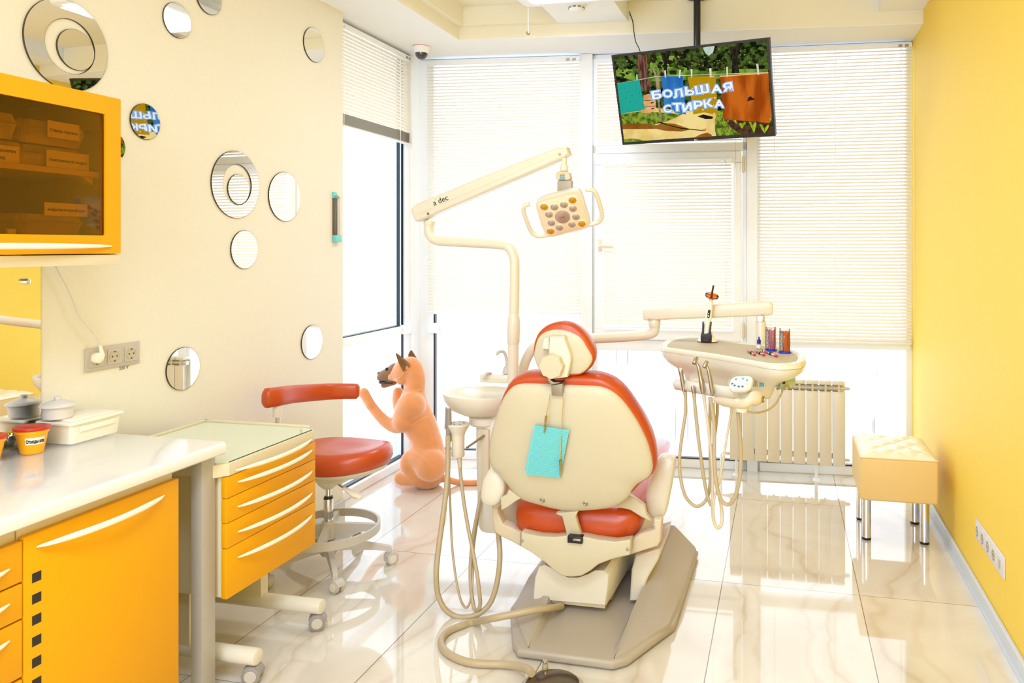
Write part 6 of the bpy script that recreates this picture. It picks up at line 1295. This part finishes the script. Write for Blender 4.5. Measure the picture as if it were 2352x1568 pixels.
def blobs(n, region, sizes, names, seed, wide=1.3):
    """leaf clumps of the picture: irregular patches inside a quad of the screen"""
    r_ = random.Random(seed); (a, b, c, d) = region
    for i in range(n):
        u, v = r_.random(), r_.random()
        x = (a[0] * (1 - u) + b[0] * u) * (1 - v) + (d[0] * (1 - u) + c[0] * u) * v; y = (a[1] * (1 - u) + b[1] * u) * (1 - v) + (d[1] * (1 - u) + c[1] * u) * v
        s_ = r_.uniform(*sizes); q = [(x + s_ * wide * cos(k) * r_.uniform(.5, 1.1), y + s_ * sin(k) * r_.uniform(.5, 1.1)) for k in [2 * pi * j / 9 for j in range(9)]]
        lay[0] += .02; mb.poly([tm @ V((p[0], p[1], -.0048 + lay[0] * .00005)) for p in q], NAMES.index(r_.choice(names)))
TQ = [(-0.4349, 0.235), (0.4388, 0.2385), (0.4388, 0.1229), (-0.4363, 0.1317)]
pic([(-0.2432, 0.1655), (-0.1073, 0.1807), (0.0076, 0.142), (0.1217, 0.1149), (0.2477, 0.1195), (0.4428, 0.1013), (0.4413, 0.0641), (-0.0104, 0.0826), (-0.3077, 0.0973), (-0.4474, 0.1443), (-0.4459, 0.1788)], 'meadow')
pic([(-0.2309, 0.215), (-0.186, 0.2329), (-0.0787, 0.2222), (-0.0967, 0.1685), (-0.1577, 0.1631), (-0.2303, 0.17)], 'meadow')
blobs(150, TQ, (.006, .016), ['dark_foliage', 'shadow', 'shadow', 'leafmass'], 1)
blobs(170, TQ, (.002, .0055), ['leafmass', 'lawn', 'leafmass', 'leaflight'], 2)
pic([(0.0913, 0.2496), (0.1233, 0.2533), (0.1602, 0.251), (0.1489, 0.221), (0.1213, 0.2022), (0.1029, 0.2203)], 'sky')
pic([(-0.1481, 0.2458), (-0.094, 0.2458), (-0.1125, 0.2145), (-0.1282, 0.1827), (-0.1303, 0.1269), (-0.1527, 0.1278), (-0.1461, 0.1844), (-0.156, 0.2299)], 'dark_bark')
pic([(0.241, 0.2383), (0.3021, 0.2372), (0.2796, 0.165), (0.2873, 0.0888), (0.2425, 0.0918), (0.2518, 0.1677)], 'dark_bark')
pic([(-0.3068, 0.2507), (-0.2422, 0.2486), (-0.2458, 0.194), (-0.2449, 0.126), (-0.2407, 0.0744), (-0.2423, 0.0458), (-0.2963, 0.0388), (-0.3024, 0.0796), (-0.3061, 0.1201), (-0.3078, 0.1943)], 'bark')
pic([(-0.449, -0.0785), (-0.2208, -0.0598), (-0.0644, -0.0886), (0.1479, -0.104), (0.1704, -0.2447), (-0.4491, -0.2481), (-0.4522, -0.1741)], 'sand')
pic([(-0.4526, -0.0812), (-0.31, -0.0708), (-0.175, -0.0922), (-0.0632, -0.1059), (-0.0984, -0.1219), (-0.1813, -0.1471), (-0.2576, -0.158), (-0.4528, -0.1404)], 'lawn')
pic([(-0.4499, -0.1382), (-0.3319, -0.143), (-0.2327, -0.1596), (-0.1816, -0.15), (-0.1149, -0.1603), (-0.0389, -0.1914), (-0.0245, -0.1987), (-0.0832, -0.2078), (-0.1869, -0.1955), (-0.2353, -0.1818), (-0.3361, -0.1766), (-0.4515, -0.1693)], 'brown_shade')
pic([(0.1468, -0.104), (0.183, -0.101), (0.1896, -0.1578), (0.2318, -0.2058), (0.2799, -0.2496), (0.1234, -0.2448), (0.1183, -0.2043), (0.1247, -0.1533)], 'lawn')
pic([(-0.0083, -0.2474), (0.0295, -0.2305), (0.0721, -0.2232), (0.0948, -0.2344), (0.0993, -0.2491)], 'brown_shade')
pic([(-0.4506, -0.2499), (-0.4469, -0.2319), (-0.3944, -0.2289), (-0.3192, -0.2453), (-0.2686, -0.2488)], 'lawn')
pic([(0.1757, -0.1512), (0.4438, -0.164), (0.4504, -0.2454), (0.2744, -0.247), (0.2198, -0.2107)], 'soil')
pic([(0.0219, -0.1263), (0.0585, -0.1174), (0.1158, -0.1357), (0.1089, -0.1466), (0.0677, -0.1449)], 'shadow')
pic([(-0.2308, -0.1438), (-0.1996, -0.1441), (-0.1583, -0.1633), (-0.0748, -0.1862), (0.0556, -0.2089), (0.0552, -0.213), (-0.0815, -0.1916)], 'shadow')
blobs(90, [(-0.4349, -0.0944), (-0.0783, -0.1049), (-0.2301, -0.138), (-0.4401, -0.1328)], (.002, .005), ['leaflight', 'leafmass', 'lawn'], 3, .7)
blobs(70, [(0.1498, -0.1154), (0.1815, -0.1177), (0.2464, -0.2379), (0.1305, -0.2308)], (.002, .005), ['leaflight', 'leafmass', 'leaf'], 4, .7)
pic([(-0.2926, 0.0182), (-0.2605, 0.0243), (-0.2362, 0.0195), (-0.2203, -0.0135), (-0.2227, -0.0759), (-0.2743, -0.088), (-0.3191, -0.0819), (-0.2953, -0.0135)], 'hive')
for y_ in (1005, 1065): pic([(-0.2948, -0.0094), (-0.2189, -0.0125), (-0.2193, -0.0159), (-0.2953, -0.0135)] if y_ == 1005 else [(-0.3073, -0.0487), (-0.2205, -0.0471), (-0.2209, -0.0505), (-0.3077, -0.0522)], 'bark')
pic([(-0.251, -0.0256), (-0.2338, -0.0229), (-0.2334, -0.0298), (-0.25, -0.0332)], 'shadow'); pic([(-0.2521, -0.0604), (-0.2341, -0.0565), (-0.2337, -0.0635), (-0.2517, -0.0674)], 'shadow')
pic([(-0.2174, 0.1643), (-0.2033, 0.1646), (-0.198, 0.1218), (-0.1776, 0.1594), (-0.1915, 0.1607), (-0.1777, 0.1583), (-0.1921, 0.1043), (-0.1963, -0.0096), (-0.194, -0.1387), (-0.207, -0.1437), (-0.2078, -0.003), (-0.2061, 0.1055)], 'wood')
pic([(-0.4535, 0.1007), (-0.3059, 0.1115), (-0.1994, 0.1202), (0.4443, 0.0841), (0.4441, 0.0815), (-0.1998, 0.1169), (-0.3063, 0.1081), (-0.4539, 0.0973)], 'peg')
pic([(-0.4484, 0.1003), (-0.306, 0.1104), (-0.2984, 0.0216), (-0.2918, -0.0615), (-0.3739, -0.072), (-0.4488, -0.0773), (-0.4509, 0.0163)], 'teal_towel')
pic([(-0.169, 0.1181), (-0.0399, 0.1075), (-0.0428, 0.0292), (-0.0438, -0.1108), (-0.1079, -0.097), (-0.129, -0.0666), (-0.1703, -0.052), (-0.1676, 0.051)], 'blue_towel')
pic([(-0.0115, 0.1005), (0.1518, 0.0913), (0.1474, -0.0144), (0.1446, -0.1275), (0.0655, -0.1066), (-0.0007, -0.1133), (-0.0048, -0.0077)], 'mustard_towel')
pic([(0.1769, 0.0891), (0.4452, 0.0808), (0.4441, -0.0383), (0.4476, -0.156), (0.4341, -0.1921), (0.3145, -0.173), (0.1737, -0.1538), (0.1743, -0.0166)], 'orange_towel')
pic([(0.1769, 0.0891), (0.4453, 0.083), (0.4449, 0.0777), (0.1769, 0.0825)], 'hem')
for a in (1340, 1410, 1490, 1560, 1630, 1700):
    pass
pic([(0.3176, -0.06), (0.3257, -0.0425), (0.3407, -0.0366), (0.3467, -0.0458), (0.365, -0.0549), (0.3457, -0.0589), (0.3317, -0.0594), (0.3205, -0.0657)], 'shadow')
for q in ([(-0.3209, 0.1415), (-0.3133, 0.1419), (-0.3162, 0.1096), (-0.3239, 0.1085)], [(-0.1479, 0.1482), (-0.1375, 0.1484), (-0.141, 0.1076), (-0.1483, 0.1072)], [(-0.0576, 0.1426), (-0.0468, 0.1427), (-0.0574, 0.1002), (-0.0658, 0.0998)], [(0.0103, 0.1396), (0.0209, 0.1397), (0.0145, 0.0937), (0.0073, 0.0933)],
          [(0.1178, 0.135), (0.1305, 0.1349), (0.127, 0.0848), (0.1177, 0.0845)], [(0.2151, 0.1345), (0.2253, 0.1346), (0.2205, 0.0797), (0.2126, 0.0804)], [(0.3823, 0.1336), (0.3944, 0.1346), (0.3955, 0.0736), (0.3856, 0.0745)]): pic(q, 'peg')
for q in ([(0.2622, -0.1852), (0.2741, -0.1792), (0.2802, -0.1892), (0.277, -0.2143), (0.2709, -0.2055)], [(0.277, -0.2143), (0.276, -0.1917), (0.2946, -0.1733), (0.3024, -0.1822), (0.2868, -0.1992)], [(0.3169, -0.1776), (0.3309, -0.1797), (0.3377, -0.2014), (0.3432, -0.241), (0.3325, -0.2179)], [(0.3432, -0.241), (0.3379, -0.1986), (0.3535, -0.1789), (0.3612, -0.1889)],
          [(0.3761, -0.1927), (0.3914, -0.1982), (0.4019, -0.2223), (0.4018, -0.2474), (0.3893, -0.2271)], [(0.4018, -0.2474), (0.4068, -0.217), (0.4248, -0.1987), (0.4296, -0.2085), (0.4171, -0.2288)], [(0.2296, -0.1633), (0.2469, -0.1628), (0.248, -0.1843)], [(0.4338, -0.1633), (0.4463, -0.167), (0.4413, -0.1832)]): pic(q, 'leaf')
pic([(0.0448, -0.1967), (0.056, -0.2049), (0.0657, -0.1969), (0.0677, -0.2068), (0.0581, -0.2131), (0.0485, -0.2085)], 'butterfly')
def title(word, p0, p1, size, seed, dys):
    p0, p1 = V((*p0, 0)), V((*p1, 0)); d = p1 - p0; L = d.length; d.normalize(); up = V((-d.y, d.x, 0)); n = len(word)
    wd = {'Ш': 1.42, 'Ь': .95, 'О': 1.05, 'И': 1.05, 'А': 1.1, 'С': .92}; tot = sum(wd.get(c_, 1) for c_ in word); x = 0
    for i, ch_ in enumerate(word):
        w_ = wd.get(ch_, 1) / tot * L; c0 = p0 + d * (x + w_ / 2) + up * dys[i] * size; x += w_
        r_ = math.atan2(d.y, d.x) + rad((-1) ** i * 4)
        for name, wt, dz in (('glow', size * .11, 0), ('outline', size * .07, .00012), ('letter', size * .036, .00024)):
            m2 = tm @ Matrix.Translation((c0.x, c0.y, -.0048 + (lay[0] + 1) * .00005 + dz)) @ Matrix.Rotation(r_, 4, 'Z')
            t2 = MB(); t2.text(ch_, size, Matrix.Identity(4), weight=wt, align='CENTER', extrude=0); k_ = w_ * .80 / max(1e-6, max(v.co.x for v in t2.bm.verts) - min(v.co.x for v in t2.bm.verts) - 2 * wt) 
            t2.bm.transform(m2 @ Matrix.Diagonal((k_ if name == 'letter' else (k_ * .98), 1, 1, 1))); mb._add(t2.bm, NAMES.index(name))
title('БОЛЬШАЯ', (-0.2431, -0.0071), (0.252, 0.0019), .060, 1, (0, .03, -.06, .02, .06, -.02, .03))
lay[0] += 8
title('СТИРКА', (-0.1797, -0.0907), (0.1902, -0.0847), .060, 2, (0, .05, -.04, .06, .12, 0))
sc_ = mb.build('screen', smats, t, 180)
lg = (-0.0038, -0.2628)
mb = MB(); mb.lathe([(.0042, 0), (.0042, .0004), (0, .0004)], tm @ V((lg[0] - .001, lg[1] + .0028, .0003)), frame('tv')[3], 16); mb.text('LG', .009, tm @ Matrix.Translation((lg[0] + .0055, lg[1] - .0004, .0006)), weight=.0003); mb.build('brand_mark', 'grey_light', t)
pl = (-0.4902, 4.37, 2.7328)
mb = MB(); mb.cyl((pl[0], 4.37, 2.42), (pl[0], 4.37, 2.93), .0205, seg=20); mb.box((pl[0] - .07, 4.31, 2.27), (pl[0] + .07, 4.39, 2.44), .008); mb.cyl((pl[0], 4.37, 2.90), (pl[0], 4.37, 2.93), .07, seg=24); mb.build('ceiling_mount', 'black', t)
mb = MB(); q = [(-0.934, 4.5, 2.9952), (-0.9272, 4.48, 2.951), (-0.9095, 4.46, 2.8695), (-0.8867, 4.44, 2.8094), (-0.8747, 4.42, 2.74), (-0.8602, 4.4, 2.6738), (-0.8326, 4.38, 2.6177), (-0.8209, 4.36, 2.5708)]; mb.tube(spline(q, 8), .0028, 8)
ca = mb.build('power_cable', 'black'); tag(ca, 'thin black cable running from the ceiling to the television', 'cable')

# ================================================================== LIGHT AND CAMERA
W_ = bpy.data.worlds.new('World'); S.world = W_; W_.use_nodes = True; bg = W_.node_tree.nodes['Background']; bg.inputs[0].default_value = (.80, .95, 1.2, 1); bg.inputs[1].default_value = 2.8
def area(name, loc, rot, sx, sy, power, col=(1, .96, .9)):
    l = bpy.data.lights.new(name, 'AREA'); l.shape = 'RECTANGLE'; l.size = sx; l.size_y = sy; l.energy = power; l.color = col
    o = bpy.data.objects.new(name, l); o.location = loc; o.rotation_euler = rot; COL.objects.link(o); return o
area('added_ceiling_glow', (-.6, .6, 2.84), (0, 0, 0), 1.0, .7, 34, (.72, .93, 1.33))  # light of the first added panel behind the viewer
area('added_rear_ceiling_glow', (-.6, -1.2, 2.84), (0, 0, 0), 1.0, .7, 34, (.72, .93, 1.33))  # light of the second added panel, further back
area('ceiling_light_glow', (p0[0] + .32, p0[1] - .32, 2.77), (0, 0, 0),   .54, .54, 11, (.88, .95, 1.12))
area('added_rear_fill', (-.7, -1.9, 1.9), (rad(80), 0, 0), 2.4, 1.4, 56, (.74, .93, 1.28))  # added fill from behind the viewer, brightens window frames and blinds
cam = bpy.data.cameras.new('camera'); co = bpy.data.objects.new('camera', cam); COL.objects.link(co); S.camera = co
co.location = (0, 0, 1.45); co.rotation_euler = (pi / 2, 0, math.atan2(1799 - 1419, 1725))
cam.sensor_fit = 'HORIZONTAL'; cam.sensor_width = 36; cam.lens = 1725 / 2352 * 36
cam.shift_x = (1176 - 1419) / 2352; cam.shift_y = -(784 - 566) / 2352; cam.clip_start = .02; cam.clip_end = 100
S.view_settings.view_transform = 'Standard'; S.view_settings.look = 'None'; S.view_settings.exposure = .2; S.view_settings.gamma = 1
S.cycles.use_denoising = True; S.cycles.max_bounces = 9; S.cycles.diffuse_bounces = 5; S.cycles.adaptive_threshold = .025; S.cycles.glossy_bounces = 5; S.cycles.transparent_max_bounces = 18; S.cycles.sample_clamp_indirect = 8
S.cycles.caustics_reflective = False; S.cycles.caustics_refractive = False
